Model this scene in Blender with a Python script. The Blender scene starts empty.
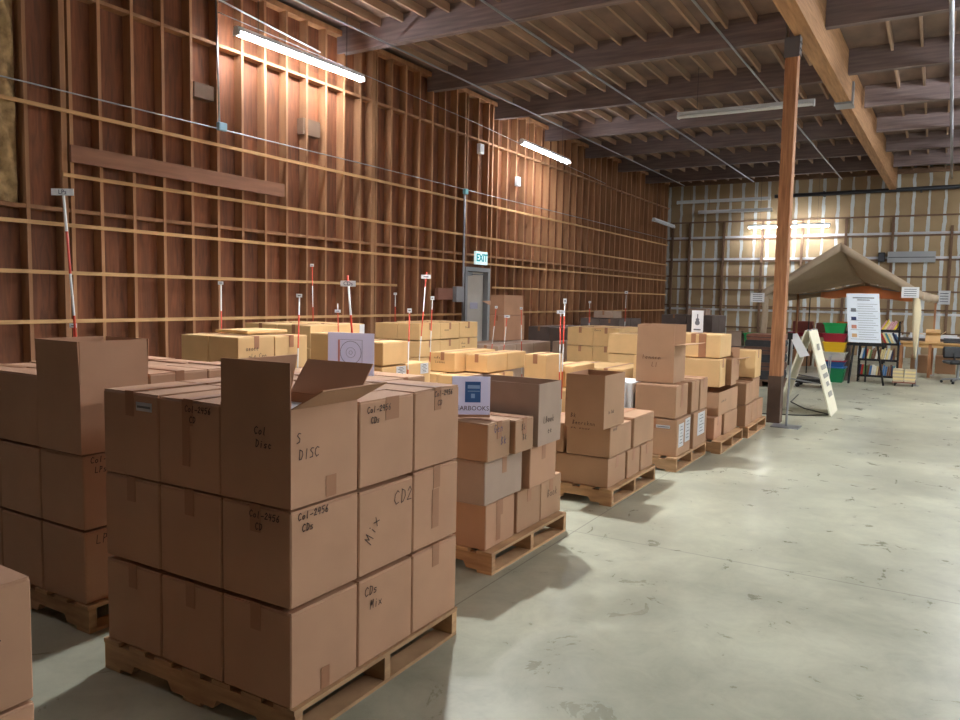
import bpy, bmesh, math, random
from mathutils import Vector, Matrix, Euler
random.seed(7)
SC = bpy.context.scene
COL = SC.collection
PI = math.pi

# ------------------------------------------------------------------ helpers
class MB:
    def __init__(s): s.v=[]; s.f=[]; s.M=None
    def add(s, vs, fs):
        o=len(s.v)
        if s.M is not None: vs=[s.M@Vector(v) for v in vs]
        s.v+= [tuple(v) for v in vs]; s.f+=[tuple(o+i for i in f) for f in fs]; return s
    def box(s,x0,x1,y0,y1,z0,z1):
        return s.add([(x0,y0,z0),(x1,y0,z0),(x1,y1,z0),(x0,y1,z0),(x0,y0,z1),(x1,y0,z1),(x1,y1,z1),(x0,y1,z1)],
          [(0,3,2,1),(4,5,6,7),(0,1,5,4),(1,2,6,5),(2,3,7,6),(3,0,4,7)])
    def slab(s, quad, n, t):
        n=Vector(n)*t; a=[Vector(q) for q in quad]; k=len(a)
        vs=a+[q+n for q in a]
        fs=[tuple(range(k))[::-1], tuple(range(k,2*k))]+[(i,(i+1)%k,k+(i+1)%k,k+i) for i in range(k)]
        return s.add(vs,fs)
    def tube(s, pts, r, n=8, caps=True, r2=None):
        pts=[Vector(p) for p in pts]; rings=[]
        for i,p in enumerate(pts):
            d=(pts[min(i+1,len(pts)-1)]-pts[max(i-1,0)]).normalized()
            a=d.cross(Vector((0,0,1)) if abs(d.z)<.9 else Vector((1,0,0))).normalized(); b=d.cross(a)
            rr=r if r2 is None else r+(r2-r)*i/(len(pts)-1)
            rings.append([p+a*rr*math.cos(2*PI*k/n)+b*rr*math.sin(2*PI*k/n) for k in range(n)])
        vs=[v for R in rings for v in R]; fs=[]
        for i in range(len(rings)-1):
            for k in range(n):
                fs.append((i*n+k,i*n+(k+1)%n,(i+1)*n+(k+1)%n,(i+1)*n+k))
        if caps: fs+= [tuple(range(n)), tuple(range((len(rings)-1)*n,len(rings)*n))[::-1]]
        return s.add(vs,fs)
    def beam(s,p,q,w,h,up=(0,0,1)):
        p=Vector(p);q=Vector(q);d=(q-p).normalized();a=d.cross(Vector(up)).normalized();b=a.cross(d)
        c=[a*w/2*i+b*h/2*j for i,j in((-1,-1),(1,-1),(1,1),(-1,1))]
        return s.add([p+k for k in c]+[q+k for k in c],[(0,1,2,3),(7,6,5,4),(0,4,5,1),(1,5,6,2),(2,6,7,3),(3,7,4,0)])
    def prism(s,x0,x1,y0,y1,z0,z1,c):
        # box with chamfered vertical edges and slightly rounded top / bottom
        def ring(i,z):
            a,b,cc,d=x0+i,x1-i,y0+i,y1-i
            return [(a+c,cc,z),(b-c,cc,z),(b,cc+c,z),(b,d-c,z),(b-c,d,z),(a+c,d,z),(a,d-c,z),(a,cc+c,z)]
        R=[ring(c*.7,z0),ring(0,z0+c),ring(0,z1-c),ring(c*.7,z1)]
        vs=[v for r in R for v in r]; fs=[tuple(range(8))[::-1],tuple(range(24,32))]
        for i in range(3):
            for k in range(8): fs.append((i*8+k,i*8+(k+1)%8,(i+1)*8+(k+1)%8,(i+1)*8+k))
        return s.add(vs,fs)
    def build(s,name,mat,parent=None,smooth=False,loc=None):
        me=bpy.data.meshes.new(name); me.from_pydata(s.v,[],s.f)
        bm=bmesh.new(); bm.from_mesh(me); bmesh.ops.recalc_face_normals(bm,faces=bm.faces); bm.to_mesh(me); bm.free()
        if smooth:
            for p in me.polygons: p.use_smooth=True
        me.materials.append(mat)
        o=bpy.data.objects.new(name,me); COL.objects.link(o)
        if parent is not None: o.parent=parent
        if loc is not None: o.location=loc
        return o

def tag(o,label,cat,group=None):
    o['label']=label; o['category']=cat
    if group: o['group']=group
    return o
def thing(name,label,cat,loc=(0,0,0),rz=0,group=None):
    o=bpy.data.objects.new(name,None); o.empty_display_size=.1; COL.objects.link(o)
    o.location=loc; o.rotation_euler=(0,0,rz); return tag(o,label,cat,group)
def struct(o):
    o['kind']='structure'; return o

# ------------------------------------------------------------------ materials
def srgb(r,g,b):
    f=lambda c:(c/255/12.92 if c/255<=.04045 else ((c/255+.055)/1.055)**2.4)
    return (f(r),f(g),f(b),1)
def mat(name,base,rough=.8,metal=0,noise=None,bump=0,emit=None,stretch=(1,1,1),scale=8,dark=.75,spec=.5,obj=False,trans=0):
    m=bpy.data.materials.new(name); m.use_nodes=True; nt=m.node_tree; N=nt.nodes; L=nt.links
    b=N['Principled BSDF']; b.inputs['Base Color'].default_value=base; b.inputs['Roughness'].default_value=rough
    b.inputs['Metallic'].default_value=metal; b.inputs['Specular IOR Level'].default_value=spec
    if emit: b.inputs['Emission Color'].default_value=emit[0]; b.inputs['Emission Strength'].default_value=emit[1]
    if noise:
        tc=N.new('ShaderNodeTexCoord'); mp=N.new('ShaderNodeMapping'); mp.inputs['Scale'].default_value=stretch
        L.new(tc.outputs['Object'],mp.inputs['Vector'])
        n=N.new('ShaderNodeTexNoise'); n.inputs['Scale'].default_value=scale; n.inputs['Detail'].default_value=6
        vec=mp.outputs['Vector']
        if obj:
            oi=N.new('ShaderNodeObjectInfo'); va=N.new('ShaderNodeVectorMath'); va.operation='ADD'
            sc=N.new('ShaderNodeMath'); sc.operation='MULTIPLY'; sc.inputs[1].default_value=37
            L.new(oi.outputs['Random'],sc.inputs[0]); L.new(vec,va.inputs[0]); L.new(sc.outputs[0],va.inputs[1]); vec=va.outputs[0]
        L.new(vec,n.inputs['Vector'])
        cr=N.new('ShaderNodeValToRGB'); cr.color_ramp.elements[0].position=.3; cr.color_ramp.elements[1].position=.7
        d=[c*dark for c in base[:3]]+[1]; cr.color_ramp.elements[0].color=d; cr.color_ramp.elements[1].color=noise if isinstance(noise,tuple) else base
        L.new(n.outputs['Fac'],cr.inputs['Fac']); out=cr.outputs['Color']
        if obj:
            hs=N.new('ShaderNodeHueSaturation'); mr=N.new('ShaderNodeMapRange'); mr.inputs['To Min'].default_value=.82; mr.inputs['To Max'].default_value=1.12
            L.new(oi.outputs['Random'],mr.inputs['Value']); L.new(mr.outputs[0],hs.inputs['Value']); L.new(out,hs.inputs['Color']); out=hs.outputs['Color']
        L.new(out,b.inputs['Base Color'])
        if bump:
            bp=N.new('ShaderNodeBump'); bp.inputs['Strength'].default_value=bump; bp.inputs['Distance'].default_value=.01
            L.new(n.outputs['Fac'],bp.inputs['Height']); L.new(bp.outputs['Normal'],b.inputs['Normal'])
    return m

K_PINK=mat('kraft_board_reddish',srgb(196,150,118),.75,noise=True,scale=3,dark=.86,obj=False,bump=.05)
K_BRN =mat('kraft_board_brown',srgb(180,140,108),.75,noise=True,scale=3,dark=.86,bump=.05)
K_YEL =mat('kraft_board_tan',srgb(222,182,128),.75,noise=True,scale=4,dark=.86,bump=.05)
K_GRY =mat('kraft_board_greyish',srgb(180,154,136),.75,noise=True,scale=4,dark=.86,bump=.05)
K_WHT =mat('white_board',srgb(225,225,225),.7)
K_DRK =mat('dark_board',srgb(116,100,94),.8,noise=True,scale=4)
TAPE=mat('packing_tape',srgb(166,116,84),.45,spec=.4)
INK=mat('marker_ink',srgb(74,54,46),.7)
INKB=mat('blue_ink',srgb(60,62,105),.7)
PAPER=mat('white_paper',srgb(236,237,242),.7)
LAV=mat('sign_card_white',srgb(222,222,238),.6)
PRINT=mat('grey_print',srgb(110,112,120),.8)
BLUE=mat('blue_print',srgb(58,108,178),.7)
LBLUE=mat('pale_blue_print',srgb(150,190,232),.7)
WOOD_PAL=mat('pallet_wood',srgb(196,150,108),.8,noise=srgb(206,165,122),scale=5,stretch=(1,1,6),dark=.7,bump=.1,obj=True)
STUD=mat('stud_wood',srgb(156,110,76),.8,noise=srgb(178,130,92),scale=2,stretch=(4,4,.5),dark=.85,obj=True,bump=.1)
BATTEN=mat('batten_wood',srgb(194,150,100),.75,noise=srgb(210,166,114),scale=4,stretch=(6,.4,6),dark=.8,obj=True)
BEAMW=mat('purlin_wood',srgb(128,112,112),.85,noise=srgb(142,124,122),scale=4,stretch=(.4,6,6),dark=.75,obj=True)  # wood colour made greyer and lighter to carry the flare haze
GLU=mat('girder_wood',srgb(176,128,90),.8,noise=srgb(192,146,104),scale=5,stretch=(6,.4,10),dark=.75,bump=.05)
POST=mat('post_fir',srgb(160,106,68),.7,noise=srgb(184,128,86),scale=5,stretch=(8,8,.5),dark=.7,bump=.1)
POSTD=mat('post_dark_sleeve',srgb(84,62,48),.8,noise=True,scale=6)
DECK=mat('roof_deck',srgb(122,102,96),.9,noise=srgb(146,122,110),scale=2.5,stretch=(1,.5,1),dark=.75)
METAL=mat('galvanised_steel',srgb(165,170,178),.4,metal=.8)
WMET=mat('white_enamel',srgb(215,220,225),.4)
DMET=mat('dark_steel',srgb(52,54,60),.5,metal=.3)
BLK=mat('black_plastic',srgb(24,25,28),.5)
GREYP=mat('grey_paint',srgb(160,162,166),.6,noise=True,scale=3,dark=.85)
DOORG=mat('door_grey',srgb(205,198,190),.6,noise=True,scale=3,dark=.9)
FOAM=mat('spray_foam',srgb(172,138,92),.9,noise=srgb(206,172,124),scale=9,dark=.5,bump=.8)
RED=mat('red_rod',srgb(214,62,36),.5)
TUBE=mat('fluorescent_tube',(1,1,1,1),.3,emit=((.93,.97,1,1),56))
TUBEOFF=mat('tube_unlit',srgb(225,228,232),.3)
GREEN=mat('green_plastic',srgb(22,150,78),.4); DGREEN=mat('dark_green_plastic',srgb(18,120,72),.4)
MAROON=mat('maroon_plastic',srgb(150,32,52),.4); YELP=mat('yellow_plastic',srgb(222,176,30),.4)
CLEAR=mat('milky_plastic',srgb(190,188,178),.4); BLUEP=mat('blue_plastic',srgb(44,92,150),.4); ORG=mat('orange_plastic',srgb(232,112,36),.5)
TENT=mat('tent_canvas',srgb(196,176,152),.9,noise=True,scale=6,dark=.88)
TENTI=mat('tent_liner_backlit_orange',srgb(244,186,146),.9,noise=True,scale=6,dark=.85)  # bright orange colour stands in for light coming through the cloth
CREAM=mat('cream_cloth',srgb(206,192,160),.9)
CREAMW=mat('cream_painted_board',srgb(228,222,200),.6)
TABLEW=mat('table_top_wood',srgb(214,168,108),.5,noise=True,scale=3,stretch=(.5,5,1),dark=.85)
PAD=mat('moving_blanket_brown',srgb(104,76,66),.95,noise=True,scale=10); PADD=mat('moving_blanket_dark',srgb(62,62,66),.95,noise=True,scale=10)
PADT=mat('moving_blanket_rust',srgb(138,92,76),.95,noise=True,scale=10)
TEAL=mat('exit_teal',srgb(20,140,150),.5,emit=(srgb(20,150,160),.3)); EXW=mat('exit_face',srgb(225,240,240),.5,emit=(srgb(210,240,240),.35))
BOOKC=[mat('book_cover_%s'%n,srgb(*c),.6) for n,c in dict(white=(228,226,214),red=(186,58,48),blue=(70,118,168),teal=(86,150,158),cream=(226,206,150),navy=(44,50,84),brown=(122,82,56),green=(110,140,84),yellow=(236,206,48),pink=(206,150,160)).items()]

def floor_mat():
    m=bpy.data.materials.new('polished_concrete'); m.use_nodes=True; nt=m.node_tree; N=nt.nodes; L=nt.links; b=N['Principled BSDF']
    tc=N.new('ShaderNodeTexCoord')
    def noise(sc,det,rough=.6,dist=0):
        n=N.new('ShaderNodeTexNoise'); n.inputs['Scale'].default_value=sc; n.inputs['Detail'].default_value=det; n.inputs['Roughness'].default_value=rough; n.inputs['Distortion'].default_value=dist
        L.new(tc.outputs['Object'],n.inputs['Vector']); return n
    def ramp(src,p0,c0,p1,c1):
        r=N.new('ShaderNodeValToRGB'); e=r.color_ramp.elements; e[0].position=p0;e[0].color=c0;e[1].position=p1;e[1].color=c1; L.new(src,r.inputs['Fac']); return r
    def mix(t,a,bb,fac):
        x=N.new('ShaderNodeMix'); x.data_type='RGBA'; x.blend_type=t
        L.new(a,x.inputs[6]); L.new(bb,x.inputs[7])
        if isinstance(fac,float): x.inputs[0].default_value=fac
        else: L.new(fac,x.inputs[0])
        return x
    n1=noise(.55,8,.65,.4); n2=noise(3.5,9,.7,.8); n3=noise(1.3,5,.6,1.5); n4=noise(.9,3,.5)
    base=ramp(n1.outputs['Fac'],.3,srgb(160,160,142),.72,srgb(206,206,185))
    det=ramp(n2.outputs['Fac'],.3,(.7,.7,.69,1),.6,(1,1,1,1))
    a=mix('MULTIPLY',base.outputs['Color'],det.outputs['Color'],.75)
    st=ramp(n3.outputs['Fac'],.25,(.72,.71,.68,1),.42,(1,1,1,1))
    a=mix('MULTIPLY',a.outputs[2],st.outputs['Color'],.3)
    rust=ramp(n4.outputs['Fac'],.68,(1,1,1,1),.76,(.86,.74,.52,1))
    a=mix('MULTIPLY',a.outputs[2],rust.outputs['Color'],.7)
    n5=noise(6,6,.7,2.5); blot=ramp(n5.outputs['Fac'],.32,(.78,.76,.70,1),.5,(1,1,1,1)); a=mix('MULTIPLY',a.outputs[2],blot.outputs['Color'],.22)
    n6=noise(1.1,4,.55,.3); mo=ramp(n6.outputs['Fac'],.35,(.80,.80,.79,1),.62,(1.04,1.04,1.02,1)); a=mix('MULTIPLY',a.outputs[2],mo.outputs['Color'],.8)
    # saw cut joints
    sep=N.new('ShaderNodeSeparateXYZ'); L.new(tc.outputs['Object'],sep.inputs[0]); outs=[]
    for ax,per,off in (('X',6.0,2.03),('Y',6.1,1.4)):
        ad=N.new('ShaderNodeMath'); ad.operation='ADD'; ad.inputs[1].default_value=off+60*per/2*0+per*20; L.new(sep.outputs[ax],ad.inputs[0])
        mo=N.new('ShaderNodeMath'); mo.operation='MODULO'; mo.inputs[1].default_value=per; L.new(ad.outputs[0],mo.inputs[0])
        lt=N.new('ShaderNodeMath'); lt.operation='LESS_THAN'; lt.inputs[1].default_value=.009; L.new(mo.outputs[0],lt.inputs[0]); outs.append(lt)
    mx=N.new('ShaderNodeMath'); mx.operation='MAXIMUM'; L.new(outs[0].outputs[0],mx.inputs[0]); L.new(outs[1].outputs[0],mx.inputs[1])
    sc=N.new('ShaderNodeMath'); sc.operation='MULTIPLY'; sc.inputs[1].default_value=.55; L.new(mx.outputs[0],sc.inputs[0])
    x=N.new('ShaderNodeMix'); x.data_type='RGBA'; L.new(a.outputs[2],x.inputs[6]); x.inputs[7].default_value=srgb(88,82,74); L.new(sc.outputs[0],x.inputs[0])
    L.new(x.outputs[2],b.inputs['Base Color'])
    rr=ramp(n2.outputs['Fac'],.3,(.24,.24,.24,1),.7,(.42,.42,.42,1)); L.new(rr.outputs['Color'],b.inputs['Roughness'])
    bp=N.new('ShaderNodeBump'); bp.inputs['Strength'].default_value=.08; bp.inputs['Distance'].default_value=.01; L.new(n2.outputs['Fac'],bp.inputs['Height']); L.new(bp.outputs['Normal'],b.inputs['Normal'])
    return m
def sheath_mat():
    # plywood sheathing between the studs, tone changes from bay to bay
    m=bpy.data.materials.new('wall_sheathing'); m.use_nodes=True; nt=m.node_tree; N=nt.nodes; L=nt.links; b=N['Principled BSDF']; b.inputs['Roughness'].default_value=.75
    tc=N.new('ShaderNodeTexCoord'); sep=N.new('ShaderNodeSeparateXYZ'); L.new(tc.outputs['Object'],sep.inputs[0])
    fy=N.new('ShaderNodeMath'); fy.operation='DIVIDE'; fy.inputs[1].default_value=.4046; L.new(sep.outputs['Y'],fy.inputs[0])
    fl=N.new('ShaderNodeMath'); fl.operation='FLOOR'; L.new(fy.outputs[0],fl.inputs[0])
    fz=N.new('ShaderNodeMath'); fz.operation='DIVIDE'; fz.inputs[1].default_value=1.22; L.new(sep.outputs['Z'],fz.inputs[0])
    flz=N.new('ShaderNodeMath'); flz.operation='FLOOR'; L.new(fz.outputs[0],flz.inputs[0])
    cb=N.new('ShaderNodeCombineXYZ'); L.new(fl.outputs[0],cb.inputs[0]); L.new(flz.outputs[0],cb.inputs[1])
    wn=N.new('ShaderNodeTexWhiteNoise'); L.new(cb.outputs[0],wn.inputs['Vector'])
    mp=N.new('ShaderNodeMapping'); mp.inputs['Scale'].default_value=(3,7,.8); L.new(tc.outputs['Object'],mp.inputs['Vector'])
    n=N.new('ShaderNodeTexNoise'); n.inputs['Scale'].default_value=2.2; n.inputs['Detail'].default_value=8; n.inputs['Distortion'].default_value=1.2; L.new(mp.outputs[0],n.inputs['Vector'])
    r=N.new('ShaderNodeValToRGB'); e=r.color_ramp.elements; e[0].position=.25; e[0].color=srgb(94,54,32); e[1].position=.75; e[1].color=srgb(146,86,52); L.new(n.outputs['Fac'],r.inputs['Fac'])
    hs=N.new('ShaderNodeHueSaturation'); mr=N.new('ShaderNodeMapRange'); mr.inputs['To Min'].default_value=.72; mr.inputs['To Max'].default_value=1.12
    L.new(wn.outputs['Value'],mr.inputs['Value']); L.new(mr.outputs[0],hs.inputs['Value']); L.new(r.outputs['Color'],hs.inputs['Color']); L.new(hs.outputs['Color'],b.inputs['Base Color'])
    return m
def back_mat():
    # brown faced panels with ragged white seam compound every 16 inches
    m=bpy.data.materials.new('back_wall_panels'); m.use_nodes=True; nt=m.node_tree; N=nt.nodes; L=nt.links; b=N['Principled BSDF']; b.inputs['Roughness'].default_value=.85
    tc=N.new('ShaderNodeTexCoord'); sep=N.new('ShaderNodeSeparateXYZ'); L.new(tc.outputs['Object'],sep.inputs[0])
    n=N.new('ShaderNodeTexNoise'); n.inputs['Scale'].default_value=2.6; n.inputs['Detail'].default_value=5; L.new(tc.outputs['Object'],n.inputs['Vector'])
    n2=N.new('ShaderNodeTexNoise'); n2.inputs['Scale'].default_value=.9; n2.inputs['Detail'].default_value=4; L.new(tc.outputs['Object'],n2.inputs['Vector'])
    def M(op,a,bv):
        x=N.new('ShaderNodeMath'); x.operation=op
        if hasattr(a,'links'): L.new(a,x.inputs[0])
        else: x.inputs[0].default_value=a
        if hasattr(bv,'links'): L.new(bv,x.inputs[1])
        else: x.inputs[1].default_value=bv
        return x.outputs[0]
    def seam(axis,per,off,w):
        j=M('MULTIPLY',M('SUBTRACT',n.outputs['Fac'],.5),.09)
        u=M('ADD',M('ADD',sep.outputs[axis],off+per*40),j)
        f=M('ABSOLUTE',M('SUBTRACT',M('MODULO',u,per),per/2),0)
        wd=M('ADD',w,M('MULTIPLY',M('SUBTRACT',n2.outputs['Fac'],.5),.10))
        return M('LESS_THAN',f,wd)
    a=seam('X',.406,.15,.042); c=seam('Z',1.32,.52,.03)
    s=a
    r=N.new('ShaderNodeValToRGB'); e=r.color_ramp.elements; e[0].position=.3; e[0].color=srgb(146,122,92); e[1].position=.7; e[1].color=srgb(170,146,112); L.new(n2.outputs['Fac'],r.inputs['Fac'])
    x=N.new('ShaderNodeMix'); x.data_type='RGBA'; L.new(r.outputs['Color'],x.inputs[6]); x.inputs[7].default_value=srgb(196,200,200); L.new(s,x.inputs[0]); L.new(x.outputs[2],b.inputs['Base Color'])
    return m
FLOOR=floor_mat(); SHEATH=sheath_mat(); BACKM=back_mat()
GIRT=mat('girt_wood',srgb(120,92,72),.85,noise=True,scale=4,obj=True)

# ------------------------------------------------------------------ room
WX=-8.06           # front face of the studs on the left wall
SX=WX-.14          # sheathing face
YB=26.07; YF=-7.0; XR=9.0; ZD=5.66
fl=struct(MB().box(SX-.1,XR,YF,YB+.1,-.1,0).build('floor',FLOOR))
wl=struct(MB().box(SX-.06,SX,YF,YB+.1,0,ZD+.1).build('wall_left',SHEATH))
wb=struct(MB().box(SX,XR,YB+.05,YB+.12,0,ZD+.1).build('wall_back',BACKM))
wr=struct(MB().box(XR,XR+.1,YF,YB,0,ZD+.1).build('wall_right',BACKM))
wf=struct(MB().box(SX,XR,YF-.1,YF,0,ZD+.1).build('wall_front',K_DRK))
ce=struct(MB().box(SX-.06,XR+.1,YF-.1,YB+.12,ZD,ZD+.08).build('ceiling',DECK))

# studs
Y0=4.40; PIT=.4046
for i in range(-4,54):
    y=Y0+PIT*i
    if abs(y-13.3)<.15: pass
    if 12.92<y<13.83 and True:
        MB().box(SX,WX,y,y+.038,2.3,5.52).build('stud',STUD,wl)      # cripple stud over the door
    else:
        MB().box(SX,WX,y,y+.038,.04,5.52).build('stud',STUD,wl)
for y,w in ((4.78,.05),(4.87,.04),(9.95,.09),(13.87,.05),(12.80,.04)):
    MB().box(SX,WX+.004,y,y+w,.04,5.52).build('stud',STUD,wl)
MB().box(SX,WX,YF,YB,5.52,5.6).build('top_plate',STUD,wl)
MB().box(SX,WX,YF,12.84,0,.04).box(SX,WX,13.9,YB,0,.04).build('sill_plate',STUD,wl)
# blocking rows between the studs
for z,ya,yb in ((2.42,2.8,YB),(4.72,4.7,YB)):
    m=MB(); y=Y0-PIT*4
    while y<yb:
        if y>ya: m.box(SX,WX-.01,y+.038,y+PIT,z-.02,z+.02)
        y+=PIT
    m.build('blocking_row',STUD,wl)
m=MB().box(SX,WX-.02,8.40+.0,8.76,3.9,4.13).box(SX,WX-.02,6.5,6.8,4.0,4.18)
m.build('blocking_board',GIRT,wl)
# horizontal battens nailed across the studs
for z,ya,yb in ((1.23,YF,12.8),(1.25,14.0,YB-.1),(1.75,YF,10.65),(1.78,13.95,YB-.1),(2.26,YF,YB-.1),(2.79,4.78,YB-.1),(3.46,YF,YB-.1)):
    MB().box(WX,WX+.02,ya,yb,z-.02,z+.02).build('batten',BATTEN,wl)
MB().box(WX+.021,WX+.06,4.85,7.95,2.93,3.11).build('ledger_board',mat('ledger_wood',srgb(150,104,80),.8,noise=True,scale=3,stretch=(6,.5,6)),wl)
# foam filled bay at the far left
def foam():
    m=MB(); ny,nz=10,60; vs=[];fs=[]
    for j in range(nz+1):
        for i in range(ny+1):
            y=3.99+(.36)*i/ny; z=2.45+3.0*j/nz
            b=.07*math.sin(PI*i/ny)**.5+.03*math.sin(z*9+i)+.02*random.random()
            vs.append((SX+.003+max(.005,b if 0<i<ny else .01),y+.03,z))
    for j in range(nz):
        for i in range(ny): a=j*(ny+1)+i; fs.append((a,a+1,a+ny+2,a+ny+1))
    m.add(vs,fs); m.build('insulation_foam',FOAM,wl,smooth=True)
foam()
# door in the left wall
d=struct(MB().box(SX,SX+.045,12.98,13.76,.01,2.08).build('door_1',DOORG))
MB().box(SX,WX+.02,12.88,12.97,0,2.17).box(SX,WX+.02,13.77,13.86,0,2.17).box(SX,WX+.02,12.97,13.77,2.09,2.17).build('door_frame',WMET if False else GREYP,d)
MB().box(SX+.046,SX+.05,13.02,13.09,.95,1.7).build('door_window',BLK,d)
MB().box(SX+.05,SX+.1,13.0,13.25,2.0,2.07).tube([(SX+.08,13.2,2.03),(SX+.3,13.35,2.03),(SX+.1,13.6,2.03)],.01).build('door_closer',METAL,d)
MB().tube([(SX+.045,13.03,.93),(SX+.11,13.03,.93),(SX+.11,13.14,.93)],.012).build('door_handle',METAL,d)
MB().box(SX+.046,SX+.049,13.25,13.55,1.33,1.46).build('door_notice',LAV,d)
# back wall girts and posts
for z in (3.64,2.92,2.42,1.98,1.44,4.22,.75):
    MB().box(SX,XR,YB-.0,YB+.05,z-.025,z+.02).build('girt',GIRT,wb)
for z in (3.69,2.97,1.30):
    MB().box(SX+.1,XR,YB+.03,YB+.052,z-.02,z+.05).build('seam_strip',PAPER,wb)
for x in (-7.95,-7.36,-6.23,-5.0,-3.8,-2.55,-1.28,.23,1.4,2.6,3.8,5.0,6.2,7.4):
    MB().box(x,x+.07,YB-.03,YB+.05,0,4.2 if x<0 else 3.9).build('wall_stud',GIRT,wb)
struct(MB().box(SX,XR,YB-.08,YB+.05,5.45,5.6).build('trim_1',GIRT))

RAFT=mat('rafter_wood',srgb(172,142,122),.85,noise=srgb(186,156,134),scale=3,stretch=(4,.4,4),dark=.85,obj=True)
# roof structure
GXl=lambda y:-1.78+(y-9.06)*.0235
py=[9.22+2.42*k for k in range(-6,7)]
for y in py:
    MB().box(WX-.1,GXl(y),y,y+.13,5.27,ZD-.002).build('purlin',BEAMW,ce)
    MB().box(GXl(y)+.22,XR,y-.25,y-.12,5.27,ZD-.002).build('purlin',BEAMW,ce)
x=-7.75
while x<8.9:
    if not(-1.9<x<-1.2): MB().box(x,x+.038,YF,YB,ZD-.12,ZD-.001).build('rafter',RAFT,ce)
    x+=.406
def girder(ya,yb,zb,w=.22):
    a,b=GXl(ya),GXl(yb)
    return MB().add([(a,ya,zb),(a+w,ya,zb),(b+w,yb,zb),(b,yb,zb),(a,ya,ZD-.01),(a+w,ya,ZD-.01),(b+w,yb,ZD-.01),(b,yb,ZD-.01)],[(0,3,2,1),(4,5,6,7),(0,1,5,4),(1,2,6,5),(2,3,7,6),(3,0,4,7)])
g1=girder(YF,14.45,4.95).build('girder',GLU,ce); 
g2=girder(14.5,YB-.42,4.95,.18).build('girder',GLU,ce)
a=GXl(14.5)
MB().box(a-.03,a+.25,14.3,14.7,4.915,4.948).box(a-.035,a-.002,14.42,14.58,4.93,5.3).box(a+.222,a+.25,14.42,14.58,4.93,5.3).build('beam_saddle',METAL,ce)

# timber post
pt=thing('timber_post','tall square reddish fir post holding the roof girder beside the last pallets','post',(-1.76,10.62,0))
MB().prism(-.075,.075,-.1,.1,0,4.9,.006).build('post_body',POST,pt)
MB().box(-.082,.082,-.107,.107,0,.62).build('dark_sleeve',POSTD,pt)['label']='dark stained lower end of the post'
m=MB().box(-.09,-.077,-.08,.08,4.72,5.12).box(.077,.09,-.08,.08,4.72,5.12).box(-.09,.09,-.112,-.102,4.68,4.93)
for zz in (4.78,4.86,5.0,5.08):
    m.box(.09,.1,-.05,-.03,zz,zz+.02).box(.09,.1,.03,.05,zz,zz+.02)
m.build('post_bracket',mat('bracket_steel',srgb(112,106,106),.5,metal=.3),pt)

# ------------------------------------------------------------------ light fittings
def fixture(p,q,label,lit=True,group=None,tubes=2,hang=True):
    p=Vector(p);q=Vector(q); c=(p+q)/2; L=(q-p).length; ang=math.atan2(q.y-p.y,q.x-p.x)
    t=thing('strip_light',label,'ceiling light',c,ang,group)
    MB().add([(-L/2,-.055,.03),(L/2,-.055,.03),(L/2,-.03,.09),(-L/2,-.03,.09),(-L/2,.055,.03),(L/2,.055,.03),(L/2,.03,.09),(-L/2,.03,.09)],[(0,1,2,3),(4,7,6,5),(3,2,6,7),(0,4,5,1),(0,3,7,4),(1,5,6,2)]).build('housing',WMET,t)
    for s in ((-.035,.035) if tubes==2 else (0,)):
        MB().tube([(-L/2+.03,s,.005),(L/2-.03,s,.005)],.019,8).build('tube',TUBE if lit else TUBEOFF,t)
    MB().box(-L/2,-L/2+.03,-.055,.055,-.02,.03).build('socket_end',WMET,t)
    MB().box(L/2-.03,L/2,-.055,.055,-.02,.03).build('socket_end',WMET,t)
    if hang:
        h=ZD-c.z-.1
        if h>.25:
            for s in (-1,1): MB().tube([(s*L*.35,0,.09),(s*L*.35,0,h+.09)],.004,5).build('hanger',DMET,t)
    return t
fixture((-7.76,6.88,4.82),(-7.70,9.28,4.82),'lit fluorescent strip light nearest the camera along the tall wooden stud wall')
fixture((-7.32,13.75,4.66),(-7.40,16.2,4.66),'lit fluorescent strip light above the grey exit door stretch of stud wall')
fixture((-7.5,22.7,3.98),(-7.6,25.1,3.98),'dim unlit strip light near the far corner of the stud wall',lit=False)
fixture((-4.15,13.68,4.82),(-1.9,13.72,4.82),'unlit white strip light hanging across, left of the timber post top',lit=False)
fixture((-5.32,25.55,3.96),(-2.92,25.55,3.92),'lit strip light in front of the back wall behind the timber post')
fixture((-7.7,25.7,4.83),(-4.7,25.7,4.83),'long unlit strip light high on the back wall in the left corner',lit=False)
fixture((-6.9,25.45,4.45),(-4.6,25.45,4.45),'lower unlit strip light below the long one on the back wall',lit=False)
def glow(name,k):
    return mat(name,(1,1,1,1),.3,emit=((.95,.98,1,1),k))
G_A=165; G_B=18; G_C=270; G_D=25; G_R=84; G_E=28; G_F=110
OFF=[(2.4,13.2,0,G_C,4.86),(2.4,20.5,0,G_F,4.86),(2.4,3.4,0,G_D,4.86),(2.4,8.8,0,G_D,4.86),
     (8.0,3.6,90,G_R,4.5),(8.0,8,90,G_R,4.5),(8.0,13,90,G_R,4.5),(8.0,18,90,G_R,4.5),(-7.75,1.2,90,G_E,4.82)]
for k,(x,y,a,gl,z) in enumerate(OFF):
    dx,dy=(1.2,0) if a==0 else (0,1.2)
    TUBE_=glow('fluorescent_tube_%d'%k,gl); keep=TUBE; TUBE=TUBE_
    fixture((x-dx,y-dy,z),(x+dx,y+dy,z),'lit fluorescent strip light hanging over the open aisle beyond the frame',group='strip lights outside the view')
    TUBE=keep

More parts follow.
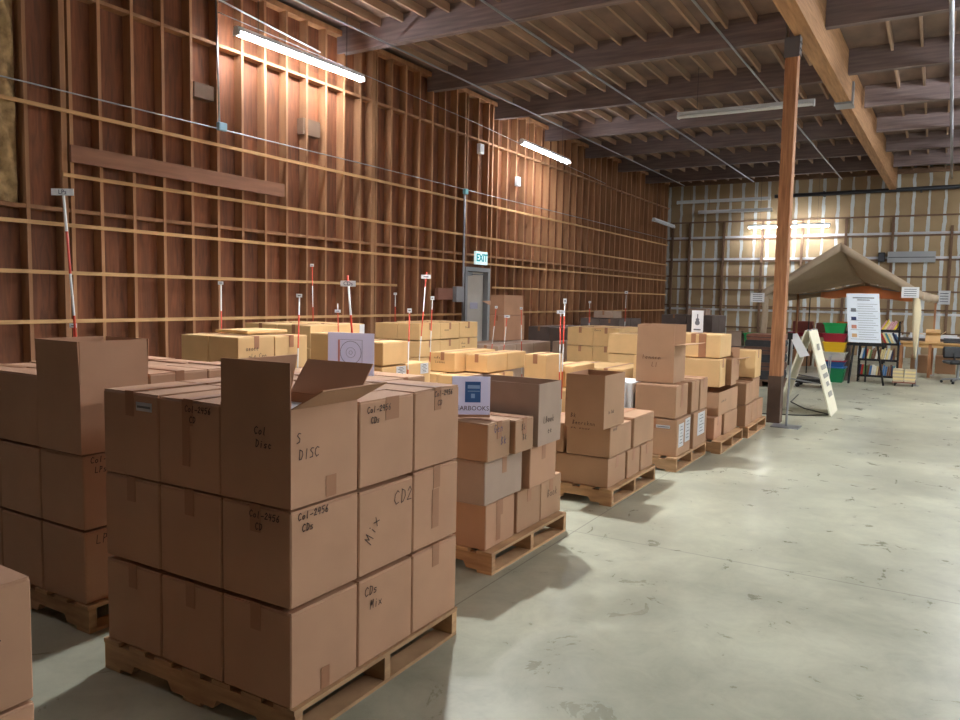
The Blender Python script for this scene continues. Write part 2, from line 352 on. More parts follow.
def highbay(x,y,z,k,label):
    t=thing('high_bay_lamp',label,'ceiling light',(x,y,z))
    vs=[];n=20
    for r,h in ((.2,0),(.19,.04),(.10,.2),(.06,.3)):
        vs+=[(r*math.cos(2*PI*i/n),r*math.sin(2*PI*i/n),h) for i in range(n)]
    fs=[(j*n+i,j*n+(i+1)%n,(j+1)*n+(i+1)%n,(j+1)*n+i) for j in range(3) for i in range(n)]+[tuple(range(3*n,4*n))]
    MB().add(vs,fs).build('reflector',DMET,t)
    m=MB(); m.add([(.085*math.cos(2*PI*i/12),.085*math.sin(2*PI*i/12),.15) for i in range(12)]+[(.05*math.cos(2*PI*i/12),.05*math.sin(2*PI*i/12),.2) for i in range(12)],[tuple(range(12)),tuple(range(12,24))[::-1]]+[(i,(i+1)%12,12+(i+1)%12,12+i) for i in range(12)])
    m.build('lamp_lens',glow('lamp_lens_%d'%int(k),k),t)
    MB().tube([(0,0,.3),(0,0,ZD-z-.1)],.008,6).build('hanger',DMET,t)
G_HA=2000; G_HB=1150
highbay(-3.56,5.8,4.86,G_HA,'round lit high bay lamp over the second and third aisle pallets')
highbay(-4.75,8.0,5.28,G_HB,'round lit high bay lamp above the fourth and fifth aisle pallets')

# conduits, pipes and boxes
def pipe(name,pts,r,m,label,cat='pipe',group=None,n=8):
    return tag(MB().tube(pts,r,n).build(name,m,smooth=True),label,cat,group)
pipe('conduit',[(-7.08,YF,5.235),(-7.12,24.5,5.235)],.014,METAL,'thin steel conduit under the roof closest to the stud wall')
pipe('conduit',[(-5.1,YF,5.235),(-5.0,24.5,5.235)],.016,METAL,'thin steel conduit under the roof running midway to the girder')
pipe('conduit',[(-2.95,YF,5.235),(-2.60,25,5.235)],.016,METAL,'thin steel conduit passing just left of the timber post top')
pipe('sprinkler_pipe',[(-.32,YF,5.22),(.16,YB-.3,5.22)],.03,METAL,'grey pipe under the roof near the right edge')
pipe('sprinkler_main',[(-4.6,YB-.28,4.93),(3,YB-.28,4.98)],.06,DMET,'thick dark pipe across the top of the back wall')
for x in (-3.2,-.6,2.0):
    q=MB().box(x,x+.05,YB-.26,YB+.045,4.88,5.02).build('pipe_bracket',DMET,bpy.data.objects['sprinkler_main'])
pipe('wall_cable',[(WX+.03,YF,3.62),(WX+.03,6.85,3.66),(WX+.03,10,3.67),(WX+.03,13.3,3.66),(WX+.03,25.8,3.66)],.008,METAL,'thin steel conduit running along the stud wall over the top batten','conduit')
pipe('riser_conduit',[(WX+.03,6.8,5.25),(WX+.03,6.84,3.74)],.012,METAL,'vertical conduit rising from the blue junction box to the lights','conduit')
pipe('lamp_feed_conduit',[(WX+.03,6.82,5.27),(WX+.03,8.0,5.18),(WX+.03,8.7,5.13)],.012,WMET,'short white conduit above the nearest lit wall light','conduit')
pipe('lamp_feed_conduit',[(WX+.05,6.82,5.1),(WX+.05,13,5.0),(WX+.05,20,4.75)],.006,METAL,'slim cable running along the stud wall just above the lit lights','conduit')
pipe('door_conduit',[(WX+.03,12.78,3.6),(WX+.03,12.78,.05)],.022,METAL,'grey vertical conduit beside the left door jamb','conduit')
def wallbox(name,y,z,w,h,dp,m,label,cat='electrical box'):
    t=thing(name,label,cat,(WX+.02,y,z)); MB().prism(0,dp,-w/2,w/2,-h/2,h/2,.005).build('box_body',m,t)
    MB().box(dp,dp+.004,-w/2+.01,w/2-.01,-h/2+.01,h/2-.01).build('cover',m,t); return t
wallbox('junction_box',6.86,3.69,.13,.1,.06,mat('blue_grey_box',srgb(150,185,205),.5),'small pale blue junction box on the stud wall below the riser')
wallbox('junction_box',12.78,3.62,.12,.1,.06,mat('teal_box',srgb(120,190,205),.5),'small teal junction box on the conduit above the door')
wallbox('smoke_alarm',13.3,4.52,.16,.2,.08,PAPER,'white alarm box on the stud wall high above the door','alarm')
wallbox('fire_alarm_box',14.9,4.1,.14,.2,.08,PAPER,'small white box on the lit studs right of the door','alarm')
wallbox('fuse_box',12.05,1.62,.5,.22,.08,mat('reddish_box',srgb(140,92,74),.7),'reddish brown electrical panel left of the door')
wallbox('switch_box',12.55,1.62,.26,.3,.09,GREYP,'grey metal switch box next to the left door jamb')
t=thing('exit_sign','white sign with teal EXIT letters above the grey door','sign',(WX+.03,13.4,2.36))
MB().prism(0,.05,-.23,.23,-.13,.13,.004).build('sign_face',EXW,t)
def text_mesh(body,size,loc,rot,m,parent,name='lettering',ext=.002,bold=0,align='CENTER'):
    cu=bpy.data.curves.new(name,'FONT'); cu.body=body; cu.size=size; cu.extrude=ext; cu.offset=bold; cu.align_x=align; cu.align_y='CENTER'; cu.resolution_u=2
    o=bpy.data.objects.new(name+'_c',cu); COL.objects.link(o); bpy.context.view_layer.update()
    me=bpy.data.meshes.new_from_object(o.evaluated_get(bpy.context.evaluated_depsgraph_get()))
    bpy.data.objects.remove(o); me.materials.clear(); me.materials.append(m)
    r=bpy.data.objects.new(name,me); COL.objects.link(r); r.parent=parent; r.location=loc; r.rotation_euler=rot; return r
RX=(PI/2,0,PI/2)    # reads on a face that looks towards +X
RY=(PI/2,0,0)       # reads on a face that looks towards -Y
text_mesh('EXIT',.21,(.053,0,0),RX,TEAL,t,bold=.006)

# ------------------------------------------------------------------ pallets
def pallet(x0,x1,y0,y1,label,rz=0):
    w=x1-x0;d=y1-y0
    t=thing('wooden_pallet',label,'pallet',((x0+x1)/2,(y0+y1)/2,0),rz,None)
    a,b,c,e=-w/2,w/2,-d/2,d/2
    for y in (c,-.019,e-.038):
        # notched stringer: profile in XZ, extruded in Y
        P=[(a,.016),(a+.16*w,.016),(a+.18*w,.052),(a+.37*w,.052),(a+.39*w,.016),(b-.39*w,.016),(b-.37*w,.052),(b-.18*w,.052),(b-.16*w,.016),(b,.016),(b,.112),(a,.112)]
        n=len(P); vs=[(p[0],y,p[1]) for p in P]+[(p[0],y+.038,p[1]) for p in P]
        m=MB(); o=0
        # faces of a concave profile split into convex quads
        q=[(0,1,2,11),(11,2,3,10)] 
        seg=[(0,1,2),(3,4,5,6),(7,8,9)]
        fs=[]
        for off in (0,n):
            fs+=[tuple(off+i for i in f) for f in ((0,1,2,11),(3,4,5,6),(7,8,9,10),(2,3,6,7,10,11))]
        fs+=[(i,(i+1)%n,n+(i+1)%n,n+i) for i in range(n)]
        m.add(vs,fs); m.build('stringer',WOOD_PAL,t)
    k=7; bw=.1
    for i in range(k):
        x=a+(w-bw)*i/(k-1)
        MB().box(x,x+bw,c-random.uniform(0,.006),e+random.uniform(0,.006),.1125,.13).build('deck_board',WOOD_PAL,t)
    for i in (0,.5,1):
        x=a+(w-bw)*i
        MB().box(x,x+bw,c,e,0,.0155).build('bottom_board',WOOD_PAL,t)
    return t

# ------------------------------------------------------------------ handwriting
GL={'C':[[(.9,.85),(.5,1),(.1,.75),(.05,.35),(.4,0),(.9,.12)]],'o':[[(.5,.55),(.15,.4),(.15,.12),(.5,0),(.8,.15),(.8,.42),(.5,.55)]],
'l':[[(.4,1),(.35,.1),(.5,0)]],'-':[[(.1,.35),(.9,.4)]],'2':[[(.1,.75),(.5,1),(.85,.75),(.1,.05),(.95,.08)]],
'4':[[(.3,1),(.1,.45),(.9,.5)],[(.75,.95),(.65,0)]],'5':[[(.9,1),(.2,.95),(.15,.55),(.7,.6),(.85,.25),(.5,0),(.1,.08)]],
'6':[[(.75,1),(.2,.5),(.2,.1),(.6,0),(.85,.25),(.6,.5),(.2,.35)]],'D':[[(.15,1),(.2,0)],[(.1,1),(.75,.85),(.9,.45),(.6,.05),(.15,0)]],
's':[[(.8,.5),(.35,.55),(.2,.38),(.75,.2),(.6,0),(.15,.04)]],'L':[[(.2,1),(.15,.05),(.85,0)]],'P':[[(.2,0),(.25,1)],[(.15,.95),(.75,.9),(.8,.6),(.25,.45)]],
'S':[[(.85,.9),(.4,1),(.15,.75),(.75,.4),(.7,.08),(.15,0)]],'M':[[(.1,0),(.2,1),(.5,.4),(.8,1),(.95,0)]],'i':[[(.5,.55),(.5,0)],[(.5,.8),(.52,.84)]],
'x':[[(.1,.55),(.85,0)],[(.85,.55),(.1,0)]],'I':[[(.5,1),(.5,0)]],' ':[],'B':[[(.2,0),(.2,1),(.7,.85),(.25,.55),(.85,.3),(.2,0)]],'G':[[(.85,.85),(.4,1),(.1,.5),(.4,0),(.85,.2),(.85,.45),(.5,.45)]],
'k':[[(.2,1),(.2,0)],[(.8,.6),(.25,.3),(.85,0)]],'e':[[(.15,.3),(.8,.35),(.5,.58),(.15,.3),(.45,0),(.8,.1)]],'n':[[(.15,.5),(.2,0)],[(.2,.4),(.55,.55),(.8,.35),(.8,0)]],'r':[[(.2,.5),(.2,0)],[(.2,.35),(.7,.55)]],
'a':[[(.8,.5),(.3,.5),(.15,.15),(.5,0),(.8,.5),(.85,0)]],'t':[[(.45,.9),(.45,.05),(.7,0)],[(.15,.6),(.8,.62)]],'c':[[(.8,.45),(.4,.55),(.15,.25),(.45,0),(.8,.1)]],'d':[[(.8,1),(.75,0),(.3,.05),(.15,.3),(.75,.5)]]}
def write(lines,h,org,u,v,nrm,parent,m=INK,th=.0034):
    org=Vector(org);u=Vector(u);v=Vector(v);nrm=Vector(nrm); mb=MB(); rnd=random.Random(len(str(lines))+int(h*1e4))
    for li,txt in enumerate(lines):
        cx=.5*li*h*rnd.random()*2
        for ch in txt:
            for st in GL.get(ch,[]):
                P=[Vector((cx+p[0]*h*.62+rnd.uniform(-.03,.03)*h+p[1]*h*.12, -li*h*1.75+p[1]*h+rnd.uniform(-.03,.03)*h)) for p in st]
                for p,q in zip(P,P[1:]):
                    d=(q-p); 
                    if d.length<1e-6: continue
                    d=d.normalized(); nn=Vector((-d.y,d.x))*th/2; p=p-d*th/3; q=q+d*th/3
                    c=[p+nn,p-nn,q-nn,q+nn]
                    mb.add([org+u*k.x+v*k.y for k in c]+[org+u*k.x+v*k.y+nrm*.0008 for k in c],[(0,1,2,3),(4,5,6,7),(0,1,5,4),(2,3,7,6)])
            cx+=h*.78
    return mb.build('handwriting',m,parent)

# ------------------------------------------------------------------ cartons
def carton(x0,x1,y0,y1,z0,z1,label,m=None,group=None,rz=None,wr=(),papers=(),seam=None,tape=True,gap=.003,plain=False):
    m=m or K_BRN; g=gap
    w=x1-x0-g*2; d=y1-y0-g*2; h=z1-z0-.002
    if rz is None: rz=math.radians(random.uniform(-.5,.5))
    t=thing('carton',label,'box',((x0+x1)/2,(y0+y1)/2,z0),rz,group)
    a,b,c,e=-w/2,w/2,-d/2,d/2
    hb=h-.011
    MB().prism(a,b,c,e,0,hb,.005).build('carton_body',m,t)
    seam=seam or ('x' if w>=d else 'y')      # direction the top seam runs
    td=min(.09,hb*.8)
    t1,t2=random.uniform(0,.004),random.uniform(0,.004)
    if plain: t1=t2=0
    if seam=='x':
        MB().slab([(a+.004,c+.002,hb),(b-.004,c+.002,hb),(b-.004,-.002,hb+t1),(a+.004,-.002,hb+t1)],(0,0,1),.0045).build('top_flap',m,t)
        MB().slab([(a+.004,.002,hb+t2),(b-.004,.002,hb+t2),(b-.004,e-.002,hb),(a+.004,e-.002,hb)],(0,0,1),.0045).build('top_flap',m,t)
        if tape: MB().box(a-.0015,b+.0015,-.026,.026,hb+.009,hb+.0105).box(b+.0002,b+.0015,-.026,.026,hb-td,hb+.009).box(a-.0015,a-.0002,-.026,.026,hb-td,hb+.009).build('tape',TAPE,t)
    else:
        MB().slab([(a+.002,c+.004,hb),(-.002,c+.004,hb+t1),(-.002,e-.004,hb+t1),(a+.002,e-.004,hb)],(0,0,1),.0045).build('top_flap',m,t)
        MB().slab([(.002,c+.004,hb+t2),(b-.002,c+.004,hb),(b-.002,e-.004,hb),(.002,e-.004,hb+t2)],(0,0,1),.0045).build('top_flap',m,t)
        if tape: MB().box(-.026,.026,c-.0015,e+.0015,hb+.009,hb+.0105).box(-.026,.026,c-.0015,c-.0002,hb-td,hb+.009).box(-.026,.026,e+.0002,e+.0015,hb-td,hb+.009).build('tape',TAPE,t)
    deco(t,a,b,c,e,h,wr,papers)
    return t
def deco(t,a,b,c,e,h,wr,papers):
    for (face,lines,fx,fz,hh,*mm) in wr:      # fx,fz: fraction across / down the face
        mk=mm[0] if mm else INK
        if face=='x': write(lines,hh,(b+.0018,c+(e-c)*fx,h*fz),(0,1,0),(0,0,1),(1,0,0),t,mk)
        elif face=='v': write(lines,hh,(b+.0018,c+(e-c)*fx,h*fz),(0,.5,.87),(0,-.87,.5),(1,0,0),t,mk)
        else: write(lines,hh,(a+(b-a)*fx,c-.0018,h*fz),(1,0,0),(0,0,1),(0,-1,0),t,mk)
    for (face,f0,f1,z0,z1,kind) in papers:
        if face=='x':
            p=MB().box(b+.001,b+.002,c+(e-c)*f0,c+(e-c)*f1,h*z0,h*z1).build('paper_label' if kind!='stain' else 'tape_strip',PAPER if kind!='stain' else TAPE,t)
            if kind=='text':
                m=MB(); yy0=c+(e-c)*f0; yy1=c+(e-c)*f1
                for k,s in enumerate(((.3,.7),(.2,.8),(.35,.65),(.2,.85),(.3,.7),(.25,.75))):
                    zz=h*z1-(h*(z1-z0))*(.12+.14*k)
                    m.box(b+.002,b+.0028,yy0+(yy1-yy0)*s[0],yy0+(yy1-yy0)*s[1],zz-.006,zz)
                m.build('printed_lines',PRINT,p)
        else:
            p=MB().box(a+(b-a)*f0,a+(b-a)*f1,c-.002,c-.001,h*z0,h*z1).build('paper_label' if kind!='stain' else 'tape_strip',PAPER if kind!='stain' else TAPE,t)
            if kind=='small': MB().box(a+(b-a)*(f0+.02),a+(b-a)*(f1-.02),c-.0026,c-.002,h*(z0+(z1-z0)*.35),h*(z0+(z1-z0)*.6)).build('printed_lines',PRINT,p)
            if kind=='text':
                m=MB()
                for k,s in enumerate(((.2,.8),(.3,.7),(.2,.8),(.25,.75))):
                    zz=h*z1-(h*(z1-z0))*(.2+.18*k); m.box(a+(b-a)*(f0+(f1-f0)*s[0]),a+(b-a)*(f0+(f1-f0)*s[1]),c-.0026,c-.002,zz-.006,zz)
                m.build('printed_lines',PRINT,p)
def open_carton(x0,x1,y0,y1,z0,zb,fl_h,angs,label,m=None,rz=0,wr=(),papers=(),fill=None,lens=None):
    """angs: tilt in degrees of the flaps on -Y,+X,+Y,-X sides; 0 straight up, 90 flat outwards"""
    m=m or K_BRN; g=.003; w=x1-x0-2*g; d=y1-y0-2*g; h=zb-z0
    t=thing('open_carton',label,'box',((x0+x1)/2,(y0+y1)/2,z0),rz)
    a,b,c,e=-w/2,w/2,-d/2,d/2; q=.005
    MB().box(a,b,c,c+q,0,h).box(a,b,e-q,e,0,h).box(a,a+q,c+q,e-q,0,h).box(b-q,b,c+q,e-q,0,h).box(a+q,b-q,c+q,e-q,0,.006).build('carton_body',m,t)
    sides=[((a,c,h),(b,c,h),(0,-1,0)),((b,c,h),(b,e,h),(1,0,0)),((b,e,h),(a,e,h),(0,1,0)),((a,e,h),(a,c,h),(-1,0,0))]
    for i,(P,Q,n) in enumerate(sides):
        if angs[i] is None: continue
        P=Vector(P);Q=Vector(Q);n=Vector(n);th=math.radians(angs[i]); up=Vector((0,0,1))
        dr=up*math.cos(th)+n*math.sin(th); nn=(up*math.sin(th)-n*math.cos(th))*1.0
        L=(lens[i] if lens else fl_h); u=(Q-P).normalized()*.003
        MB().slab([P+u,Q-u,Q-u+dr*L,P+u+dr*L],nn,.0045).build('flap',m,t)
    if fill: MB().box(a+q+.002,b-q-.002,c+q+.002,e-q-.002,.007,h*fill).build('contents',PAPER,t)
    deco(t,a,b,c,e,h,wr,papers)
    return t
def grid(phr,adj,x,y,z,m,wr={},papers={},skip=(),mats={},seam=None,rj=.6,group=None):
    """x,y,z: lists of boundaries. labels say tier, row and side"""
    nx,ny,nz=len(x)-1,len(y)-1,len(z)-1
    def nm(i,n,names): return names[n][i] if n in names else 'no %d'%i
    X={1:[''],2:['left','right'],3:['left','middle','right'],4:['far left','inner left','inner right','far right']}
    Yn={1:[''],2:['front','back'],3:['front','centre','back'],4:['front','second','third','back']}
    Zn={1:['only'],2:['bottom','top'],3:['bottom','middle','top'],4:['bottom','second','third','top'],5:['bottom','second','third','fourth','top']}
    for k in range(nz):
        for j in range(ny):
            for i in range(nx):
                if (i,j,k) in skip: continue
                pos=' '.join(s for s in (Yn[ny][j],'row',X[nx][i]) if s) if ny>1 else X[nx][i]
                lab=f"{adj} carton, {Zn[nz][k]} tier, {pos}, {phr}"
                key=(i,j,k)
                carton(x[i],x[i+1],y[j],y[j+1],z[k],z[k+1]-random.choice((0,0,.004,.008)),lab,mats.get(key,m),wr=wr.get(key,()),papers=papers.get(key,()),
                       rz=math.radians(random.uniform(-rj,rj)),seam=seam)
COLT='Col-2456'
# --- P1, nearest pallet
pallet(-2.91,-1.837,1.86,2.92,'wooden pallet in the foreground under the nearest stack of brown cartons',math.radians(.6))
Wx=lambda l,fx=.08,fz=.82,hh=.032,mk=INK:('x',l,fx,fz,hh,mk)
Wy=lambda l,fx=.5,fz=.82,hh=.03,mk=INK:('y',l,fx,fz,hh,mk)
grid('nearest pallet','brown',[-2.895,-2.545,-2.195,-1.845],[1.86,2.22,2.575,2.925],[.131,.49,.84,1.19],K_PINK,
  wr={(2,0,1):(Wx([COLT,' CDs'],.09,.88,.025),Wy([COLT,' CD'],.42,.86,.024)),(2,1,1):(('v',['Mix'],.2,.32,.05),Wx(['CD2'],.62,.7,.055)),(2,1,2):(Wx([COLT,' CDs'],.12,.84,.024),),
      (2,2,2):(Wx([COLT,' CD'],.42,.88,.023),),(1,0,2):(Wy([COLT,' CD'],.45,.86,.023),),(2,1,0):(Wx(['CDs','Mix'],.1,.78,.034),)},
  papers={(0,0,2):(('y',.62,.9,.78,.88,'small'),),(1,0,2):(('y',.4,.52,.25,.98,'stain'),),(2,1,2):(('x',.45,.7,.72,.99,'stain'),),(2,2,1):(('x',.4,.55,.2,.7,'stain'),),(2,0,0):(('x',.42,.55,.02,.25,'stain'),)},
  skip=((2,0,2),),rj=.0)
open_carton(-2.195,-1.845,1.858,2.212,.842,1.185,.16,(0,62,38,-14),'open brown carton with four flaps spread, top front corner of nearest pallet',K_PINK,rz=math.radians(.3),
  wr=(('x',['S','DISC'],.07,.66,.034),('y',['Col','Disc'],.5,.72,.026)),papers=(('x',.5,.66,.02,.25,'stain'),),fill=.9)
# --- P0, pallet to the left behind
pallet(-4.34,-3.25,2.0,3.05,'wooden pallet behind and left of the nearest stack')
grid('pallet left of nearest','brown',[-4.34,-3.98,-3.62,-3.27],[2.0,2.35,2.70,3.05],[.131,.48,.83,1.18],K_PINK,
  wr={(2,0,1):(Wx(['Col-24','LPs'],.1,.88,.027),),(2,0,0):(Wx(['LPs'],.15,.8,.04),)},skip=((2,0,2),),seam='x',rj=0)
open_carton(-3.612,-3.262,1.99,2.34,.832,1.15,.195,(2,-1,3,2),'tall open carton with upright flaps on the pallet left of the nearest',K_PINK,rz=0)
# --- corner stack cut by the frame
pallet(-3.1,-2.0,.02,1.07,'wooden pallet under the stack at the lower left corner of the photo')
grid('lower left corner stack','reddish',[-2.75,-2.38,-2.02],[.36,.72,1.09],[.131,.48,.83],K_PINK,wr={(1,1,1):(Wx(['CoL','CDs'],.5,.72,.045),)})
# --- P2
pallet(-3.15,-2.08,3.67,4.68,'second pallet along the aisle, under the yearbooks stack')
ph='second aisle pallet'
yb='yearbooks pallet'
carton(-2.62,-2.13,3.68,4.03,.131,.405,'brown carton with shiny tape, bottom tier front of the yearbooks pallet',K_PINK,papers=(('x',.35,.5,.1,.98,'stain'),))
carton(-2.62,-2.13,4.06,4.385,.131,.405,'plain tan carton in the bottom tier middle of the yearbooks pallet',K_BRN,rz=0)
carton(-2.62,-2.13,4.386,4.70,.131,.405,'tan carton at the bottom tier back corner of the yearbooks pallet',K_BRN,rz=0,wr=(Wx(['Book'],.3,.5,.05),))
carton(-2.62,-2.11,3.62,4.08,.406,.662,'greyish carton in the middle tier, front of the yearbooks pallet',K_GRY)
carton(-2.60,-2.08,4.12,4.50,.406,.668,'reddish brown carton in the middle tier, back of the yearbooks pallet',K_PINK)
carton(-2.50,-2.08,3.60,3.86,.664,.885,'carton marked in blue pen, top tier front of the yearbooks pallet',K_BRN,wr=(Wx(['Gen','  Bk'],.25,.72,.045,INKB),))
carton(-2.50,-2.05,3.865,4.10,.67,.875,'striped narrow carton directly behind the blue marked one on the yearbooks pallet',K_BRN,wr=(Wx(['Bk','Bk'],.3,.65,.035),))
carton(-3.12,-2.64,3.68,4.15,.131,.405,'plain brown carton, bottom tier front left of the yearbooks pallet',K_BRN)
carton(-3.12,-2.64,4.2,4.68,.131,.405,'plain brown carton, bottom tier back left of the yearbooks pallet',K_BRN)
carton(-3.12,-2.64,3.68,4.15,.406,.662,'plain brown carton, upper tier front left of the yearbooks pallet',K_BRN)
carton(-3.12,-2.64,4.2,4.68,.406,.662,'plain brown carton, upper tier back left of the yearbooks pallet',K_BRN)
open_carton(-2.64,-2.04,4.14,4.47,.67,.90,.155,(1,0,-1,0),'long greyish open carton with upright flaps beside the yearbooks sign',K_GRY,rz=0,wr=(('x',['LBook','  ee'],.2,.6,.04),))
t=thing('yearbooks_sign','white card sign with blue book picture reading YEARBOOKS','sign',(-2.27,3.72,.888),math.radians(32))
MB().box(-.11,.11,-.003,.003,0,.235).build('card',LAV,t)
MB().box(-.035,.055,-.0045,-.003,.085,.205).build('book_icon',BLUE,t)
MB().box(-.02,.05,-.0055,-.0045,.165,.185).box(.0,.022,-.0055,-.0045,.11,.135).box(-.02,.05,-.0055,-.0045,.148,.152).build('icon_detail',LBLUE,t)
text_mesh('YEARBOOKS',.037,(.0,-.0045,.05),RY,INK,t,ext=.0005)
MB().box(-.10,.11,-.012,-.004,-.0005,.014).build('card_foot',K_PINK,t)
# --- P3
pallet(-3.12,-2.04,5.43,6.48,'third pallet along the aisle, carrying low brown cartons')
p3='third aisle pallet'
carton(-2.54,-2.08,5.45,5.83,.131,.368,f'wide brown carton, bottom tier front of the {p3}',K_BRN,seam='x')
carton(-2.54,-2.07,5.84,6.15,.131,.366,f'small brown carton, bottom tier middle of the {p3}',K_BRN)
carton(-2.54,-2.07,6.17,6.5,.131,.36,f'small brown carton, bottom tier back of the {p3}',K_BRN)
carton(-3.05,-2.56,5.45,6.0,.131,.368,f'brown carton, bottom tier left front of the {p3}',K_BRN)
carton(-3.05,-2.56,6.01,6.48,.131,.368,f'brown carton, bottom tier left back of the {p3}',K_BRN)
carton(-2.44,-2.07,5.44,5.92,.37,.61,f'brown carton with pen writing, middle tier front of the {p3}',K_BRN,wr=(Wy(['Bk BnoB'],.1,.85,.03),Wx(['nnoB'],.1,.85,.03)),tape=False)
carton(-2.44,-2.06,5.95,6.46,.37,.625,f'brown carton with bright top, middle tier back of the {p3}',K_BRN,seam='y')
carton(-2.86,-2.46,5.44,5.95,.37,.61,f'brown carton, middle tier left of the {p3}',K_BRN)
open_carton(-2.38,-2.06,5.27,5.70,.613,.83,.185,(0,0,0,0),'square open carton with upright flaps on top of the third aisle pallet',K_BRN,wr=(Wy(['Bk','Benrcknn'],.15,.35,.03),Wx(['ke Bnk'],.2,.5,.025)))
# --- P4
pallet(-3.1,-1.97,6.88,7.93,'fourth pallet along the aisle, under the cartons with white papers')
p4='fourth aisle pallet'
carton(-2.44,-1.99,6.93,7.40,.131,.485,f'brown carton with two white papers, bottom tier front of the {p4}',K_BRN,papers=(('x',.12,.48,.22,.85,'text'),('x',.58,.95,.28,.92,'text'),('y',.55,.85,.74,.82,'small')),seam='y')
carton(-2.44,-1.97,7.43,7.93,.131,.485,f'brown carton with one white paper, bottom tier back of the {p4}',K_BRN,papers=(('x',.28,.82,.3,.95,'text'),),seam='y')
carton(-2.41,-2.01,6.93,7.33,.487,.80,f'brown carton with crumpled tape, middle tier front of the {p4}',K_BRN,papers=(('x',.4,.6,.3,1,'stain'),))
carton(-2.46,-1.99,7.40,7.66,.487,.80,f'narrow brown carton, middle tier centre of the {p4}',K_BRN,seam='x')
carton(-2.46,-1.98,7.67,7.95,.487,.81,f'narrow brown carton, middle tier back of the {p4}',K_BRN,seam='x')
open_carton(-2.44,-2.07,7.02,7.40,.803,1.16,.19,(0,84,2,0),'tall dark brown open carton topping the fourth aisle pallet',K_BRN,wr=(Wy(['lcnnrn','   LI'],.15,.62,.04),))
carton(-3.0,-2.52,6.93,7.4,.131,.485,f'brown carton, bottom tier left front of the {p4}',K_BRN)
carton(-3.0,-2.52,7.43,7.9,.131,.46,f'brown carton, bottom tier left back of the {p4}',K_BRN)
carton(-2.93,-2.425,6.9,7.35,.487,.80,'white carton standing between the third and fourth aisle stacks',K_WHT,tape=False)
t=thing('paper_notice','white sheet with grey writing leaning on the white carton','notice',(-2.55,6.862,.47),0)
MB().slab([(-.07,0,0),(.07,0,0),(.07,.04,.33),(-.07,.04,.33)],(0,-1,.1),.003).build('sheet',PAPER,t)
MB().box(-.03,.03,-.002,.006,.12,.13).box(-.04,.04,.004,.012,.18,.19).build('printed_lines',PRINT,t)
# --- P5
pallet(-2.95,-1.83,7.98,9.02,'fifth pallet along the aisle with a low open carton tray')
p5='fifth aisle pallet'
carton(-2.35,-1.92,8.06,8.38,.131,.37,f'dark sided small carton, bottom tier front of the {p5}',K_PINK)
carton(-2.35,-1.90,8.42,9.02,.131,.37,f'long brown carton, bottom tier back of the {p5}',K_BRN)
carton(-2.9,-2.37,8.06,8.5,.131,.4,f'brown carton, bottom tier left front of the {p5}',K_BRN)
carton(-2.9,-2.37,8.53,9.0,.131,.4,f'brown carton, bottom tier left back of the {p5}',K_BRN)
open_carton(-2.32,-1.90,8.12,9.0,.372,.60,.02,(0,0,0,0),f'long low open tray carton on the second tier of the {p5}',K_BRN,wr=(Wx(['e ncen nLe'],.1,.6,.03),))
MBX=carton(-2.3,-1.93,8.55,8.98,.61,.93,f'carton on the tray at the third tier of the {p5}',K_BRN,seam='x') if False else None
carton(-2.66,-2.34,8.3,8.95,.402,.62,f'tan carton, second tier left of the {p5}',K_YEL)
carton(-2.75,-1.98,8.45,8.72,.64,.955,f'wide tan carton across the third tier of the {p5}',K_YEL,seam='x')
carton(-2.5,-1.92,8.73,9.0,.64,.95,f'brown carton behind the wide one, third tier of the {p5}',K_BRN,seam='x')
carton(-2.60,-2.00,8.5,9.02,.958,1.22,'wide tan carton with a brown tape band, top of the fifth aisle stack',K_YEL,seam='y',papers=(('y',.6,.74,0,1,'stain'),))
carton(-2.95,-2.62,8.5,8.95,.96,1.22,'narrow tan carton left of the top wide one on the fifth stack',K_YEL)
carton(-2.97,-2.77,8.45,8.95,.402,.955,'tall narrow tan carton at the left edge of the fifth aisle stack',K_YEL)
t=thing('guitar_picture_card','white card with a grey guitar drawing standing on the fifth aisle stack','sign',(-2.33,8.75,1.222),0)
MB().box(-.065,.065,-.003,.003,0,.25).build('card',PAPER,t)
mm=MB(); mm.M=Matrix.Translation((0,-.004,.12))@Matrix.Rotation(PI/2,4,'X')
mm.tube([(0,-.01,-.001),(0,-.01,.001)],.028,12).tube([(0,.025,-.001),(0,.025,.001)],.02,12).box(-.006,.006,.03,.09,-.001,.001)
mm.build('drawing',PRINT,t); MB().box(-.04,.04,-.0045,-.003,.025,.04).build('printed_lines',PRINT,t)
# --- P6
pallet(-2.9,-1.79,9.12,10.18,'sixth pallet along the aisle, just before the timber post')
p6='sixth aisle pallet'
for k,(ya,yb_) in enumerate(((9.15,9.5),(9.51,9.85),(9.86,10.18))):
    carton(-2.3,-1.83,ya,yb_,.131,.38,f"brown carton, bottom tier {('front','middle','back')[k]} of the {p6}",K_BRN)
carton(-2.85,-2.32,9.15,10.15,.131,.38,f'long brown carton, bottom tier left of the {p6}',K_BRN)
carton(-2.3,-1.84,9.17,9.55,.382,.64,f'brown carton with marks, second tier front of the {p6}',K_BRN)
carton(-2.3,-1.85,9.58,10.0,.382,.66,f'brown carton, second tier back of the {p6}',K_BRN)
carton(-2.85,-2.32,9.2,9.9,.382,.64,f'brown carton, second tier left of the {p6}',K_BRN)
open_carton(-2.32,-2.0,9.2,9.5,.643,.90,.13,(40,80,0,0),f'open carton with a raised flap, third tier front of the {p6}',K_BRN)
carton(-2.3,-1.84,9.62,9.98,.662,1.0,f'tan carton, third tier at the back corner of the {p6}',K_YEL,wr=(Wy(['ncen'],.25,.4,.03),))
carton(-2.75,-2.36,9.25,9.7,.642,1.02,f'tan carton, third tier left of the {p6}',K_YEL)

